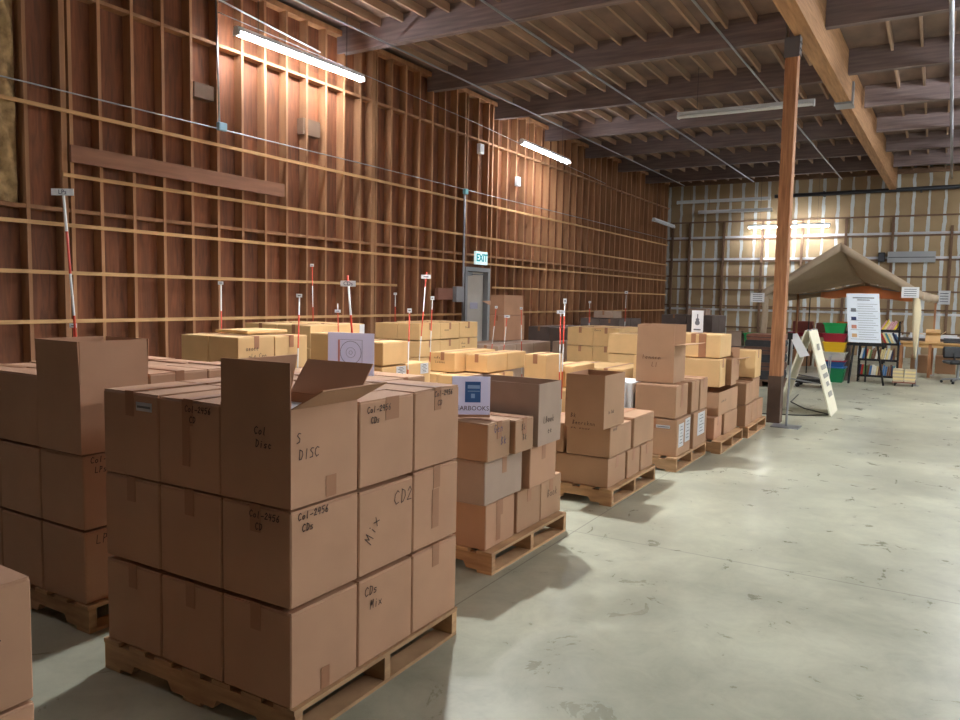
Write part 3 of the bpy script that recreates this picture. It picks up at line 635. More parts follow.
# --- second column of pallets (behind the first)
def stack(phr,adj,x,y,z,m,plab,**kw):
    pallet(min(x[0],x[-1]-1.04),x[-1]+.01,y[0],max(y[-1],y[0]+1.0),plab)
    grid(phr,adj,x,y,[.131]+z,m,**kw)
stack('stack under the disc drawing sign','brown',[-4.28,-3.76,-3.26],[3.68,4.2,4.68],[.42,.70,1.0],K_BRN,'pallet under the stack carrying the disc drawing sign',seam='x')
stack('stack hidden behind the yearbooks pallet','brown',[-4.28,-3.76,-3.28],[5.45,5.95,6.45],[.40,.66],K_YEL,'pallet hidden behind the yearbooks stack')
t=thing('disc_drawing_sign','white card with a drawn compact disc, standing behind the open carton','sign',(-3.56,4.18,1.006),math.radians(14))
MB().box(-.18,.18,-.003,.003,0,.30).build('card',LAV,t)
def ring(r,th,n=28):
    m=MB(); vs=[];fs=[]
    for k in range(n):
        a=2*PI*k/n
        for rr in (r,r+th):
            for yy in (-.0045,-.0032): vs.append((rr*math.cos(a),yy,rr*math.sin(a)))
    for k in range(n):
        i=4*k;j=4*((k+1)%n); fs+=[(i,j,j+2,i+2),(i+1,i+3,j+3,j+1),(i,i+1,j+1,j),(i+2,j+2,j+3,i+3)]
    return m.add(vs,fs)
o=ring(.08,.003).build('drawn_disc',PRINT,t); o.location=(0,0,.16)
for r in (.035,.012): 
    q=ring(r,.002).build('drawn_ring',PRINT,o)
MB().box(-.10,-.085,-.0045,-.003,.07,.25).build('red_strip',mat('faded_red',srgb(216,150,140),.7),t)
MB().box(-.085,.09,-.0042,-.003,.25,.252).box(-.085,.09,-.0042,-.003,.068,.07).box(.088,.09,-.0042,-.003,.07,.25).build('frame_line',PRINT,t)

# yellow lit stack (third column)
stack('bright tan stack at left near stud wall','tan',[-5.30,-4.97,-4.63],[4.1,4.49,4.87],[.42,.68,.95,1.235],K_YEL,'pallet under the bright tan stack near the stud wall',wr={(1,0,3):(Wx(['oeoce','nLn Cen'],.2,.6,.035),Wx([''],.1,.2,.02))},seam='x')
carton(-5.25,-4.85,4.4,4.86,1.237,1.27,'thin flat carton lying on top of the bright tan stack',K_YEL,tape=False)
stack('labelled stack right of the disc sign','tan',[-5.6,-5.1,-4.6],[5.87,6.28,6.7],[.4,.64,.885],K_YEL,'pallet under the labelled tan stack right of the disc sign',papers={(1,0,2):(('x',.55,.95,.5,.95,'text'),),(1,1,2):(('x',.55,.9,.5,.95,'text'),)},seam='y')
carton(-5.15,-4.60,5.88,6.29,.89,1.125,'plain tan carton topping the labelled stack, right of the disc sign',K_YEL,seam='y')
carton(-5.58,-5.17,5.9,6.3,.89,1.18,'tan carton with a dark slot, left top of the labelled stack',K_YEL)
stack('stack beneath the long tan pair','tan',[-5.58,-5.06,-4.56],[7.5,8.0,8.5],[.4,.66],K_YEL,'pallet under the low tan stack left of the grey open carton',seam='x')
carton(-4.92,-4.61,7.92,8.42,.664,.885,'front tan carton of the long pair on the low tan stack',K_YEL)
carton(-4.92,-4.61,8.43,8.93,.664,.885,'rear tan carton of the long pair on the low tan stack',K_YEL)
carton(-5.30,-4.94,7.7,8.7,.664,.905,'tan carton with dark writing at left of the long pair',K_YEL,wr=(Wy(['nnBe','Lcenee'],.15,.65,.03),))
# fourth column near stud wall
stack('tan stack with dark gaps by stud wall','tan',[-7.05,-6.52,-6.0],[6.35,6.83,7.3],[.5,.97,1.235],K_YEL,'pallet under the tan stack with dark gaps by the stud wall',papers={(1,1,2):(('x',.8,1.0,.2,.95,'small'),)},seam='y')
stack('wide tan stack left of the exit door','tan',[-7.0,-6.6,-6.2],[8.75,9.27,9.79,10.33],[.44,.71,.95,1.195],K_YEL,'pallet under the wide tan stack left of the exit door',
   wr={(1,1,3):(Wx(['cence'],.2,.5,.03),),(1,2,3):(Wx(['Bence'],.3,.6,.03),),(1,2,2):(Wx(['nCene','sene'],.1,.6,.03),)},seam='x')
stack('tan stack behind the third aisle pallet','tan',[-4.3,-3.98,-3.66,-3.32],[7.05,7.55,8.15],[.38,.62,.86],K_YEL,'pallet under the tan stack behind the third aisle pallet',skip=((1,0,2),(2,0,2),(0,0,2),(0,1,2),(1,1,2),(0,0,1),(0,1,1)))
carton(-3.97,-3.7,7.3,7.6,.86,.99,'upright bright tan carton on the stack behind the third aisle pallet',K_YEL) if False else None
carton(-3.68,-3.42,7.08,7.48,.622,1.0,'tall bright tan carton standing behind the grey open carton',K_YEL)
stack('tan stack left of the tall dark open carton','tan',[-5.5,-5.02,-4.55],[12.2,12.75,13.3],[.42,.78,1.10],K_YEL,'pallet under the tan stack left of the tall dark open carton',wr={(1,0,2):(Wy(['Bence'],.05,.8,.03),)})
stack('low tan stack beyond the third aisle pallet','tan',[-4.25,-3.76,-3.28],[9.0,9.5,10.0],[.4,.72],K_YEL,'pallet under the low tan stack beyond the white carton')
stack('tan stack behind the tall dark open carton','tan',[-4.2,-3.7,-3.2],[10.8,11.3,11.8],[.42,.78,1.08],K_YEL,'pallet under the tan stack behind the tall dark open carton')
stack('greyish low row right of the exit door','greyish',[-7.2,-6.7,-6.2],[11.0,11.65,12.3,13.0],[.42,.78],K_GRY,'pallet under the greyish row right of the exit door')
carton(-7.08,-6.76,12.2,13.0,.782,1.25,'tall brown carton supporting the open one beside the exit door',K_PINK)
open_carton(-7.08,-6.78,12.22,12.98,1.252,1.42,.20,(0,-6,0,66),'open brown carton high on a stack just right of the exit door',K_PINK)
stack('dark grey stack by stud wall','dark grey',[-7.5,-7.0,-6.5],[14.6,15.4,16.2],[.5,.98],K_DRK,'pallet under the dark grey cartons beside the stud wall')
stack('second dark grey stack by stud wall','dark grey',[-7.5,-7.0,-6.5],[17.4,18.2,19.0],[.55,1.12],K_DRK,'pallet under the farther dark grey cartons beside the stud wall')
carton(-7.2,-6.7,17.5,18.1,1.122,1.3,'small greyish carton on top of the farther dark grey stack',K_GRY)
stack('far dark stack in the back corner','dark grey',[-6.6,-5.9,-5.2],[21.0,21.8,22.6],[.55,1.2],K_DRK,'pallet under the dark cartons in the far back corner')
carton(-5.9,-5.4,21.1,21.6,1.202,1.38,'small pale carton on top of the far dark corner stack',K_GRY)
stack('low greyish row before the dark stacks','greyish',[-6.4,-5.9,-5.4],[13.5,14.1,14.7],[.42,.75],K_GRY,'pallet under the low greyish row before the dark stacks')

# ------------------------------------------------------------------ marker poles
def rodmat(name,per):
    m=bpy.data.materials.new(name); m.use_nodes=True; nt=m.node_tree; N=nt.nodes; L=nt.links; b=N['Principled BSDF']; b.inputs['Roughness'].default_value=.5
    tc=N.new('ShaderNodeTexCoord'); s=N.new('ShaderNodeSeparateXYZ'); L.new(tc.outputs['Object'],s.inputs[0])
    mo=N.new('ShaderNodeMath'); mo.operation='MODULO'; mo.inputs[1].default_value=per; L.new(s.outputs['Z'],mo.inputs[0])
    lt=N.new('ShaderNodeMath'); lt.operation='LESS_THAN'; lt.inputs[1].default_value=per*.5; L.new(mo.outputs[0],lt.inputs[0])
    x=N.new('ShaderNodeMix'); x.data_type='RGBA'; x.inputs[6].default_value=srgb(225,222,218); x.inputs[7].default_value=srgb(208,58,30); L.new(lt.outputs[0],x.inputs[0]); L.new(x.outputs[2],b.inputs['Base Color'])
    return m
ROD=rodmat('red_white_rod',.56)
def pole(top,bot,label,tagw=.07,tagh=.04,text=None,tz=0,r=.006):
    top=Vector(top);bot=Vector(bot)
    t=thing('marker_pole',label,'marker pole',bot)
    d=top-bot
    MB().tube([(0,0,0),d],r,6).build('rod',ROD,t,smooth=True)
    f=thing_part=MB().box(-tagw/2,tagw/2,-.012,-.009,-tagh/2,tagh/2)
    o=f.build('tag',PAPER,t); o.location=d*(1-tz); o.rotation_euler=(0,0,math.radians(30))
    if text: text_mesh(text,tagh*.9,(0,-.0125,0),RY,INKB,o,ext=.0004)
    else: MB().box(-tagw*.25,tagw*.25,-.0128,-.012,-tagh*.12,tagh*.12).build('printed_lines',PRINT,o)
    return t
pole((-5.0,2.97,2.215),(-5.0,3.11,0),'tall leaning red and white pole tagged LPs at far left',.15,.045,'LPs',.0,.009)
pole((-5.25,3.17,1.32),(-5.25,3.17,0),'short red pole with small tag beside the tall LPs pole',.05,.03)
pole((-5.75,4.9,1.66),(-5.75,4.9,0),'pole with a small tag above the left of the bright tan stack',.05,.03)
pole((-4.58,4.72,1.56),(-4.58,4.66,0),'thin pole with a tag in front of the bright tan stack',.05,.03)
pole((-7.1,7.55,1.95),(-7.1,7.6,0),'pole with a small tag behind the stack left of the disc sign',.05,.035)
pole((-4.35,5.06,1.74),(-4.35,5.28,0),'red and white pole tagged CDs rising behind the disc drawing sign',.13,.05,'CDs',.04,.009)
pole((-5.95,6.75,1.47),(-5.95,6.8,0),'short pole with a tag directly left of the CDs pole',.07,.035,None,.06)
pole((-7.32,9.65,1.6),(-7.32,9.65,0),'small tagged pole behind the wide tan stack, left side',.05,.035)
pole((-5.0,7.17,1.85),(-5.0,6.95,0),'tall pole with a wide tag left of the exit door',.11,.045,None,.03)
pole((-5.7,8.32,1.55),(-5.7,8.25,0),'pole with a small tag right beside the wide tag pole',.05,.05)
pole((-4.5,6.17,1.43),(-4.5,6.13,0),'pole with a white top in front of the wide tan stack',.045,.04)
pole((-6.0,10.55,1.42),(-6.0,10.3,0),'pole with a white top in front of the open carton by the door, left',.045,.04)
pole((-6.0,11.4,1.40),(-6.0,11.5,0),'pole with a white top in front of the open carton by the door, right',.045,.04)
pole((-5.8,10.55,1.28),(-5.8,10.35,0),'pole with a slanting tag just below the exit door corner',.09,.04)
pole((-3.22,6.97,1.444),(-3.22,6.99,0),'orange and white pole with tag in front of the far stud wall',.08,.035,None,.0)
pole((-3.22,7.06,1.554),(-3.22,7.03,0),'second orange pole close behind the one with the wide tag',.035,.05)
pole((-5.6,13.4,1.52),(-5.6,13.4,0),'slim pole left of the distant tan stack',.05,.04)
pole((-5.6,15.35,1.73),(-5.6,15.3,0),'tall pole with a tag between the distant tan stack and dark open carton',.07,.06)
pole((-3.1,10.4,1.23),(-3.1,10.4,0),'short pole with white top right of the tall dark open carton',.05,.05)

# ------------------------------------------------------------------ aisle stand and A-frame
t=thing('sign_stand','silver stand with a tilted white card beside the timber post','sign stand',(-1.56,10.3,0))
MB().prism(-.17,.17,-.15,.15,0,.012,.004).build('base_plate',METAL,t)
MB().tube([(0,0,.012),(.02,0,1.12)],.014,8).build('upright',METAL,t)
MB().slab([(-.02,-.03,1.18),(.08,-.03,1.20),(.24,-.06,.93),(.13,-.06,.90)],(0,-1,.2),.006).build('card',PAPER,t)
MB().box(-.03,.03,-.05,.03,1.12,1.2).build('clamp',BLK,t)

t=thing('folding_board_sign','cream wooden A-frame board with stencilled words standing beyond the post','sign',(-1.53,11.98,0))
H_=1.19; W_=.42
MB().slab([(.0,-W_,H_),(.0,W_,H_),(.34,W_,0),(.34,-W_,0)],(.96,0,.28),.02).build('front_board',CREAMW,t)
MB().slab([(-.02,-W_,H_),(-.02,W_,H_),(-.36,W_,0),(-.36,-W_,0)],(-.96,0,.28),.02).build('rear_board',CREAMW,t)
for s in (-1,1): MB().beam((-.2,s*.36,.5),(.18,s*.36,.45),.008,.02).build('folding_stay',METAL,t)
MB().tube([(-.03,-.3,H_+.005),(.03,-.3,H_+.005)],.012).tube([(-.03,.3,H_+.005),(.03,.3,H_+.005)],.012).build('hinge',METAL,t)
m=MB()
for (f,hw,hh) in ((.2,.12,.045),(.44,.25,.03),(.54,.25,.03),(.64,.14,.03),(.76,.2,.035)):
    z=H_*(1-f); x=.34*f+.0215
    m.slab([(x-.0,-hw,z+hh),(x-.0,hw,z+hh),(x+.0+.02,hw,z-hh),(x+.02,-hw,z-hh)],(.96,0,.28),.002)
m.build('stencilled_words',mat('faded_stencil',srgb(150,148,140),.8),t)
pipe('floor_cable',[(-2.1,11.2,.01),(-1.5,11.45,.01),(-1.2,11.75,.01),(-1.6,12.2,.01),(-1.9,12.9,.01),(-1.95,14,.01)],.008,BLK,'dark cable looping over the floor under the A-frame board','cable')

# ------------------------------------------------------------------ canopy tent
for m_,c_,f_ in ((TENT,srgb(200,180,155),.35),(TENTI,srgb(255,190,140),.6),(PAPER,srgb(240,240,240),.45),(LAV,srgb(225,225,240),.45)):
    nt=m_.node_tree; tr=nt.nodes.new('ShaderNodeBsdfTranslucent'); tr.inputs[0].default_value=c_; mx=nt.nodes.new('ShaderNodeMixShader'); mx.inputs[0].default_value=f_
    nt.links.new(nt.nodes['Principled BSDF'].outputs[0],mx.inputs[1]); nt.links.new(tr.outputs[0],mx.inputs[2]); nt.links.new(mx.outputs[0],nt.nodes['Material Output'].inputs['Surface'])
t=thing('canopy_tent','beige canvas canopy tent with a peaked roof before the back wall','tent',(-1.75,17.3,0),math.radians(-5))
def quadgrid(f,nu,nv,name,m,parent,th=.006):
    vs=[];fs=[]
    for j in range(nv+1):
        for i in range(nu+1): vs.append(f(i/nu,j/nv))
    for j in range(nv):
        for i in range(nu): a=j*(nu+1)+i; fs.append((a,a+1,a+nu+2,a+nu+1))
    o=MB().add(vs,fs).build(name,m,parent,smooth=True)
    md=o.modifiers.new('thick','SOLIDIFY'); md.thickness=th; return o
ZE,ZP=1.83,2.82; HW=1.52; D=3.0
def roof(side):
    def f(u,v):   # u from ridge to eave, v from front to back
        rz=ZP-.72*v-.12*math.sin(PI*v); ez=ZE-.02*v
        z=rz+(ez-rz)*u; z-=.10*math.sin(PI*u)*math.sin(PI*v)+.018*math.sin(14*u+9*v)*math.sin(PI*v)+.02*math.sin(23*v+5*u)*math.sin(PI*u)
        return (side*HW*u,D*v,z)
    return f
for s in (-1,1): quadgrid(roof(s),18,22,'roof_panel',TENT,t)
def band(side):
    def f(u,v): return (side*HW*u, -.015-.01*math.sin(20*u), ZP+(ZE-ZP)*u+.01-.17*v)
    return f
for s in (-1,1): quadgrid(band(s),14,2,'front_valance',TENT,t)
def rband(side,z0,h,yy):
    def f(u,v): return (side*HW*u, D+yy+.02*math.sin(9*u), (2.10+(1.80-2.10)*u)-.04*math.sin(PI*u)-h*v-z0)
    return f
for s in (-1,1):
    quadgrid(rband(s,0,.13,0),12,2,'rear_valance',TENT,t)
def lin(u,v): return (-.95+2.3*u, D-.06+.03*math.sin(12*u), 2.04-.40*abs(u-.42)-.02-(.26*math.sin(PI*min(1,max(0,u*.9+.08)))**.6+.02*math.sin(17*u))*v)
quadgrid(lin,20,6,'backlit_orange_liner',TENTI,t)['label']='fabric liner coloured orange as if lit through, hanging under the rear edge'
def sv(side):
    def f(u,v): return (side*(HW+.01), D*u, ZE-.02*u-.17*v+.015*math.sin(15*u)*v)
    return f
for s in (-1,1): quadgrid(sv(s),18,2,'side_valance',TENT,t)
for x in (-1,1):
    for y in (0.03,D-.03):
        MB().beam((x*(HW-.04),y,0),(x*(HW-.04),y,ZE-.02),.04,.04,(0,1,0)).build('leg',METAL if y<1 else POST,t)
        MB().box(x*(HW-.04)-.07,x*(HW-.04)+.07,y-.07,y+.07,0,.012).build('foot_plate',METAL,t)
m=MB()
for y in (.04,D-.04):
    for s in (-1,1): MB().beam((s*(HW-.05),y,ZE-.05),(0,y,ZP-.08 if y<1 else 2.0),.02,.02).build('truss_bar',METAL,t)
def sleeve(u,v):
    a=2*PI*u; r=.04+.05*(1-v)+.012*math.sin(3*a+5*v)
    zz=1.82-1.3*v
    return (HW-.06-.05*(1-v)+r*math.cos(a)*(.7+.3*math.sin(4*v)),.02+r*math.sin(a)*.7,zz)
quadgrid(sleeve,16,14,'leg_sleeve',CREAM,t)['label']='cream cloth sleeve tied around the front right leg'
def sleeve2(u,v):
    a=2*PI*u; r=.06+.02*math.sin(3*a+5*v); return (-HW+.06+r*math.cos(a),.02+r*math.sin(a)*.7,1.7-1.2*v)
quadgrid(sleeve2,12,10,'leg_sleeve',TENT,t)
def notice(loc,w,h,label,rz=0,m=PAPER,name='paper_notice',lines=4):
    t=thing(name,label,'notice',loc,rz); MB().box(-w/2,w/2,-.003,.003,0,h).build('sheet',m,t)
    mb=MB()
    for k in range(lines): mb.box(-w*.35,w*.35,-.0042,-.003,h*(.8-.6*k/max(1,lines-1))-h*.03,h*(.8-.6*k/max(1,lines-1))+h*.03)
    mb.build('printed_lines',PRINT,t); return t
notice((-.45,17.05,1.72),.30,.21,'white printed notice on the right front corner of the canopy tent')
notice((-3.30,17.12,1.58),.28,.20,'white printed notice on the left front corner of the canopy tent')
notice((.18,26.036,1.62),.30,.40,'white notice hung on the back wall right of the tent')

# easel with poster
t=thing('easel','black easel holding a large white printed poster in front of the tent','easel',(-1.16,16.8,0))
for a,b in (((-.26,-.02,0.0),(-.16,.05,1.3)),((.36,-.02,0),(.12,.05,1.3))): MB().beam(a,b,.035,.03).build('leg',BLK,t)
MB().beam((0,.55,0),(0,.06,1.25),.03,.03).build('rear_leg',BLK,t)
MB().box(-.33,.33,-.03,.01,.76,.82).build('ledge',BLK,t)
pp=thing('poster','large white poster with four small pictures on the black easel','poster',(-1.19,16.76,.83),math.radians(2))
MB().slab([(-.27,-.01,0),(.31,-.01,0.0),(.22,.06,.96),(-.36,.06,.96)],(0,-1,.08),.008).build('board',mat('poster_white',srgb(226,234,244),.6),pp)
m=MB()
def pl(x0,x1,z0,z1,dst,tilt=.073):
    sh=lambda z:-.09*z/.96
    y=lambda z:-.01+.07*z/.96-.0095
    dst.slab([(x0+sh(z0),y(z0),z0),(x1+sh(z0),y(z0),z0),(x1+sh(z1),y(z1),z1),(x0+sh(z1),y(z1),z1)],(0,-1,.08),.001)
for k in range(16):
    z=.06+.046*k
    pl(-.08 if k%4 else -.22,.27-.04*(k%3),z,z+.006,m)
pl(-.16,.22,.865,.885,m); pl(-.08,.14,.825,.842,m)
m.build('printed_lines',PRINT,pp)
for z,c in ((.6,PRINT),(.43,mat('navy_print',srgb(50,60,100),.7)),(.27,mat('rust_print',srgb(190,130,110),.7)),(.1,mat('tan_print',srgb(206,166,120),.7))):
    m=MB(); pl(-.2,-.11,z,z+.07,m); m.build('small_picture',c,pp)

# book rack
t=thing('book_rack','black metal book rack behind the poster with rows of paperbacks','shelf',(-.96,17.35,0))
for x in (-.36,.34):
    MB().box(x,x+.03,0,.03,0,1.25).box(x,x+.03,.3,.33,0,1.25).box(x,x+.03,.03,.3,.03,.06).build('upright',BLK,t)
shz=(.12,.45,.78,1.05)
for z in shz: MB().box(-.36,.37,.01,.33,z-.015,z).box(-.36,.37,.0,.01,z-.015,z+.03).build('shelf_board',BLK,t)
rb=random.Random(3); si=0
names=['bottom','second','third','top']
for si,z in enumerate(shz):
    x=-.94-.36+.02+.0
    x=-.36+.025 if si<2 else .0
    tilt=(0.1,.18,-.45,.5)[si]
    while x<.31:
        w=rb.uniform(.022,.04); h=rb.uniform(.2,.25); c=rb.choice(BOOKC[:8]) if si<3 else rb.choice(BOOKC[4:]+BOOKC[-2:])
        b=MB(); 
        b.M=Matrix.Rotation(tilt if x<.25 or si>1 else 0,4,'Y')
        b.box(0,w-.003,.02,.17,0,h)
        zlift=z+.001+(w*math.sin(abs(tilt)) if tilt>0 else 0)
        o=b.build('paperback_book',c,None); o.location=(-.96+x+(0 if tilt>=0 else .08),17.35+.03,zlift)
        tag(o,f"paperback on the {names[si]} shelf of the black book rack",'book',f'paperbacks on the {names[si]} rack shelf')
        x+=w/math.cos(tilt)+.006
t=None
# stacked plastic bins
def binn(x0,x1,y0,y1,z0,z1,m,label,lip=None,taper=.04,lid=False):
    t=thing('storage_bin',label,'bin',((x0+x1)/2,(y0+y1)/2,z0)); a,b=(x1-x0)/2,(y1-y0)/2; h=z1-z0; k=taper
    vs=[(-a+k,-b+k,0),(a-k,-b+k,0),(a-k,b-k,0),(-a+k,b-k,0),(-a,-b,h),(a,-b,h),(a,b,h),(-a,b,h)]
    th=.008
    vi=[(x*(1-th/a),y*(1-th/b),z+(.008 if z==0 else 0)) for x,y,z in vs]
    MB().add(vs+vi,[(3,2,1,0),(0,1,5,4),(1,2,6,5),(2,3,7,6),(3,0,4,7),(8,9,10,11),(8,12,13,9),(9,13,14,10),(10,14,15,11),(11,15,12,8),(4,5,13,12),(5,6,14,13),(6,7,15,14),(7,4,12,15)]).build('bin_body',m,t)
    e=.015
    if lid: MB().box(-a-e,a+e,-b-e,b+e,h,h+.02).build('lid',lip or m,t)
    else: MB().box(-a-e,a+e,-b-e,-b,h-.03,h).box(-a-e,a+e,b,b+e,h-.03,h).box(-a-e,-a,-b,b,h-.03,h).box(a,a+e,-b,b,h-.03,h).build('rim',lip or m,t)
bx=(-1.9,-1.52,16.75,17.2)
binn(-1.86,-1.50,16.75,17.15,0,.29,DGREEN,'dark green plastic bin at the bottom of the coloured stack',lid=True,lip=BLUEP)
binn(-1.88,-1.5,16.75,17.15,.311,.42,BLUEP,'blue plastic bin second from the bottom of the coloured stack',lid=True,lip=MAROON)
binn(-1.9,-1.5,16.75,17.15,.441,.59,CLEAR,'milky clear bin in the middle of the coloured stack',lid=True,lip=CLEAR)
binn(-1.92,-1.5,16.75,17.15,.611,.79,YELP,'yellow plastic bin above the clear one in the coloured stack',lid=True,lip=YELP)
binn(-1.94,-1.5,16.75,17.15,.811,.965,MAROON,'dark red plastic bin above the yellow one in the stack',lid=True,lip=MAROON)
binn(-1.93,-1.52,16.78,17.12,.986,1.19,GREEN,'bright green open bin on top of the coloured stack')
binn(-1.75,-1.45,17.3,17.6,0,1.0,K_DRK,'dark tall bin behind the coloured stack',lid=True)
t=carton(-1.76,-1.42,17.3,17.6,1.03,1.1,'flat pale carton under the orange tray',K_GRY)
binn(-1.74,-1.46,17.33,17.57,1.102,1.21,ORG,'orange tray just behind the bright green bin')
# small dolly with books
t=thing('book_dolly','small dolly loaded with stacks of old paperbacks under the tent','dolly',(-.46,17.05,0))
MB().box(-.2,.2,-.15,.15,.06,.085).build('platform',PADT,t)
for x in (-.15,.15):
    for y in (-.11,.11): MB().tube([(x-.012,y,.03),(x+.012,y,.03)],.03,10).build('caster',BLK,t)
for i in range(2):
    for k in range(7):
        o=MB().box(-.09,.09,-.13,.12,0,.033).build('stacked_paperback',BOOKC[4] if k%2 else mat('old_pages_%d%d'%(i,k),srgb(196,180,150),.8),None); o.location=(-.56+.2*i,17.05,.087+.035*k); o.rotation_euler=(0,0,random.uniform(-.06,.06))
        tag(o,'pale paperback lying in the two piles on the small dolly','book','paperbacks piled on the dolly')

# tables at the right
def table(x0,x1,y0,y1,z,label,m=TABLEW,lm=POST,legs=((0,0),(1,0),(0,1),(1,1))):
    t=thing('table',label,'table',((x0+x1)/2,(y0+y1)/2,0)); a,b=(x1-x0)/2,(y1-y0)/2
    MB().prism(-a,a,-b,b,z-.03,z,.006).build('table_top',m,t)
    MB().box(-a+.05,a-.05,-b+.06,-b+.08,z-.11,z-.031).box(-a+.05,a-.05,b-.08,b-.06,z-.11,z-.031).build('apron',m,t)
    for i,j in legs:
        x=-a+.06+(2*a-.12)*i; y=-b+.07+(2*b-.14)*j
        MB().box(x-.03,x+.03,y-.03,y+.03,0,z-.031).build('leg',lm,t)
table(-.68,1.5,19.3,20.1,.77,'long honey coloured wooden table at the right edge',legs=((0,0),(.27,0),(1,0),(0,1),(.27,1),(1,1)))
table(-1.2,1.6,22.6,23.4,.74,'rear table covered with papers near the back wall',m=K_DRK,lm=BLK)
open_carton(-.17,.12,19.45,19.75,.772,.93,.13,(60,50,20,75),'small open carton with spread flaps on the wooden table',K_YEL)
tt=thing('laptop','flat black device lying on the wooden table','laptop',(.38,19.6,.772)); MB().prism(-.2,.2,-.13,.13,0,.02,.004).build('base',BLK,tt); MB().slab([(-.2,.13,.02),(.2,.13,.02),(.2,.2,.09),(-.2,.2,.09)],(0,-1,.3),.008).build('screen',BLK,tt)
for k,(x,y,w,h) in enumerate(((-.95,22.9,.5,.1),(-.35,22.95,.45,.12),(.3,22.9,.5,.09),(.85,22.9,.4,.12))):
    tt=thing('paper_pile',f"{('first','second','third','fourth')[k]} white pile from the left on the rear table",'paper pile',(x,y,.742)); 
    MB().box(-w/2,w/2,-.15,.15,0,h*.5).build('lower_sheets',PAPER,tt); MB().box(-w/2+.03,w/2-.05,-.13,.14,h*.5,h).build('upper_sheets',K_WHT,tt)
for k,(x,y) in enumerate(((-.45,20.6),(.05,20.7),(.65,20.6))):
    carton(x,x+.42,y,y+.4,0,.42,f"{('left','middle','right')[k]} carton on the floor behind the wooden table",K_BRN)
# office chair
t=thing('office_chair','black office chair on chrome castor base at the right edge','chair',(.46,18.35,0),math.radians(20))
MB().prism(-.24,.24,-.23,.23,.40,.47,.03).build('seat',BLK,t)
m=MB(); m.M=Matrix.Translation((0,.26,.50))@Matrix.Rotation(math.radians(-8),4,'X'); m.prism(-.20,.20,-.03,.03,0,.24,.025); m.build('backrest',BLK,t)
MB().beam((0,.2,.47),(0,.27,.62),.05,.015,(1,0,0)).build('back_bar',BLK,t)
MB().tube([(0,0,.09),(0,0,.44)],.025,10).build('gas_column',METAL,t)
for k in range(5):
    a=2*PI*k/5+.3; c,s=math.cos(a),math.sin(a)
    MB().beam((0,0,.1),(.28*c,.28*s,.07),.035,.025).build('base_arm',METAL,t)
    MB().tube([(.28*c-.02*s,.28*s+.02*c,.028),(.28*c+.02*s,.28*s-.02*c,.028)],.028,10).build('caster',BLK,t)

# things left of the post, far back
def blanket(x0,x1,y0,y1,z0,h,m,label):
    t=thing('moving_blanket',label,'blanket',((x0+x1)/2,(y0+y1)/2,z0)); a,b=(x1-x0)/2,(y1-y0)/2
    vs=[];fs=[];n=8
    P=[(-a,.0),(-a-.015,h*.5),(-a,h*.97),(-a*.4,h),(a*.4,h*.98),(a,h*.95),(a+.02,h*.5),(a,0)]
    vs=[(p[0],-b,p[1]) for p in P]+[(p[0],b,p[1]) for p in P]
    fs=[tuple(range(n)),tuple(range(n,2*n))]+[(i,(i+1)%n,n+(i+1)%n,n+i) for i in range(n)]
    MB().add(vs,fs).build('folded_layers',m,t)
    MB().box(-a-.012,a+.01,-b-.004,-b,h*.45,h*.55).build('edge_binding',PADD,t)
sk=thing('skid','low dark platform under the folded moving blankets','skid',(-2.78,15.3,0)); MB().box(-.45,.45,-.35,.35,.10,.13).build('deck',GIRT,sk)
for x in (-.4,0,.36): MB().box(x,x+.05,-.35,.35,0,.10).build('runner',GIRT,sk)
hh=.131
for k,(h,m,nm_) in enumerate(((.17,PADD,'dark grey, lowest'),(.15,PAD,'brown, second from bottom'),(.15,PADD,'dark grey, third from bottom'),(.14,PAD,'brown, fourth from bottom'),(.12,PADD,'dark grey, second from top'),(.11,PADT,'rust coloured, topmost'))):
    blanket(-3.15+.02*k,-2.42,15.0,15.6,hh,h,m,f'folded moving blanket, {nm_} in the pile left of the post'); hh+=h+.002
table(-5.6,-3.5,19.8,20.6,.45,'low dark table in front of the back wall left of the post',m=K_DRK,lm=BLK)
carton(-4.58,-4.2,20.0,20.35,.452,.84,'greyish tan carton on the low dark table near the back wall',K_GRY)
binn(-4.15,-3.8,20.0,20.4,.452,.80,GREEN,'green plastic bin beside the greyish carton near the back wall')
notice((-4.85,20.1,.452),.42,.32,'grey framed picture standing left of the greyish carton',m=K_GRY,name='framed_picture',lines=2)
carton(-5.55,-5.15,20.0,20.4,.452,.75,'brown carton at the left end of the low dark table',K_BRN)
carton(-3.78,-3.52,19.9,20.4,.452,.72,'low brown carton on the low dark table behind the blankets',K_BRN)
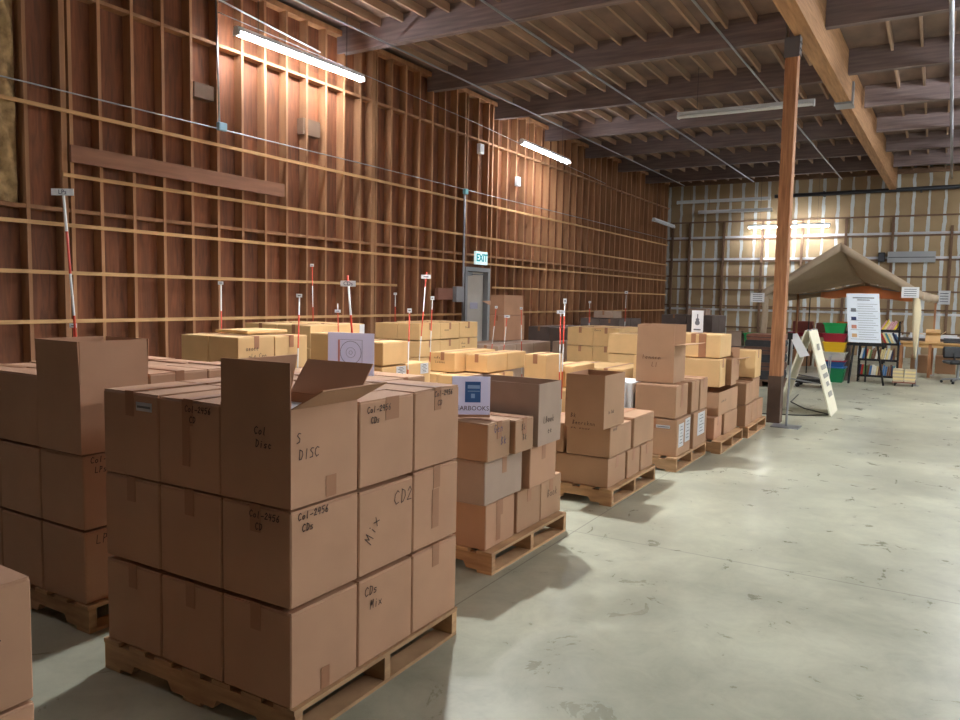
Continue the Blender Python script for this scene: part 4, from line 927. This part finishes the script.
# red brown crates and rack behind the A-frame
table(-3.2,-1.9,20.6,21.2,.85,'table with maroon cartons inside the tent',m=MAROON,lm=BLK)
carton(-3.1,-2.65,20.65,21.05,.852,1.13,'left maroon carton on the table inside the tent',mat('maroon_board',srgb(138,74,66),.8))
carton(-2.55,-2.1,20.65,21.05,.852,1.10,'right maroon carton on the table inside the tent',mat('brown_red_board',srgb(128,80,68),.8))
for k,x in enumerate((-3.1,-2.55)):
    carton(x,x+.45,20.65,21.1,0,.4,f"{('left','right')[k]} brown carton on the floor under the maroon table",K_BRN)
pipe('mic_pole',[(-2.45,18.6,0),(-2.45,18.6,1.7)],.012,BLK,'thin black upright pole inside the tent','pole')
t=thing('folded_ramp','low black folded cart lying on the floor behind the A-frame board','cart',(-1.95,15.6,0)); MB().prism(-.3,.3,-.2,.2,.08,.16,.01).build('platform',BLK,t)
for x in (-.22,.22): MB().tube([(x,-.22,.04),(x,-.18,.04)],.04,10).tube([(x,.18,.04),(x,.22,.04)],.04,10).build('wheel_pair',BLK,t)
MB().tube([(.28,-.15,.12),(.3,-.15,.6),(.3,.15,.6),(.28,.15,.12)],.012).build('handle',METAL,t)
# wall mounted bits on the back wall
t=thing('speaker_box','small black box on the back wall right of the tent peak','speaker',(-1.5,25.98,3.0)); MB().prism(-.09,.09,-.06,.138,-.14,.14,.01).build('cabinet',BLK,t); MB().box(-.07,.07,-.066,-.06,-.1,.1).build('grille',DMET,t)
t=thing('grey_vent_panel','long grey panel fixed on the back wall above the tent right side','panel',(-.72,25.99,3.0)); MB().box(-.62,.62,-.03,.075,-.16,.16).build('panel_body',GREYP,t); MB().box(-.6,.6,-.034,-.03,-.02,.0).build('panel_rib',DMET,t)

# ------------------------------------------------------------------ world, camera
w=bpy.data.worlds.new('w'); SC.world=w; w.use_nodes=True; w.node_tree.nodes['Background'].inputs['Color'].default_value=(.5,.5,.5,1); w.node_tree.nodes['Background'].inputs['Strength'].default_value=.05
cam=bpy.data.cameras.new('camera'); co=bpy.data.objects.new('camera',cam); COL.objects.link(co); SC.camera=co
cam.sensor_width=36; cam.lens=762*36/960; cam.clip_end=200
pi_,ro,ya=.0828,.0196,.5370
fw=Vector((-math.sin(ya)*math.cos(pi_),math.cos(ya)*math.cos(pi_),-math.sin(pi_))); r0=Vector((math.cos(ya),math.sin(ya),0)); u0=r0.cross(fw)
r=r0*math.cos(ro)+u0*math.sin(ro); u=-r0*math.sin(ro)+u0*math.cos(ro); b=-fw
Mx=Matrix(((r.x,u.x,b.x,0),(r.y,u.y,b.y,0),(r.z,u.z,b.z,1.58),(0,0,0,1)))
co.matrix_world=Mx
vs=SC.view_settings; vs.view_transform='Standard'; vs.look='None'; vs.gamma=1; vs.exposure=1.02; vs.use_curve_mapping=False
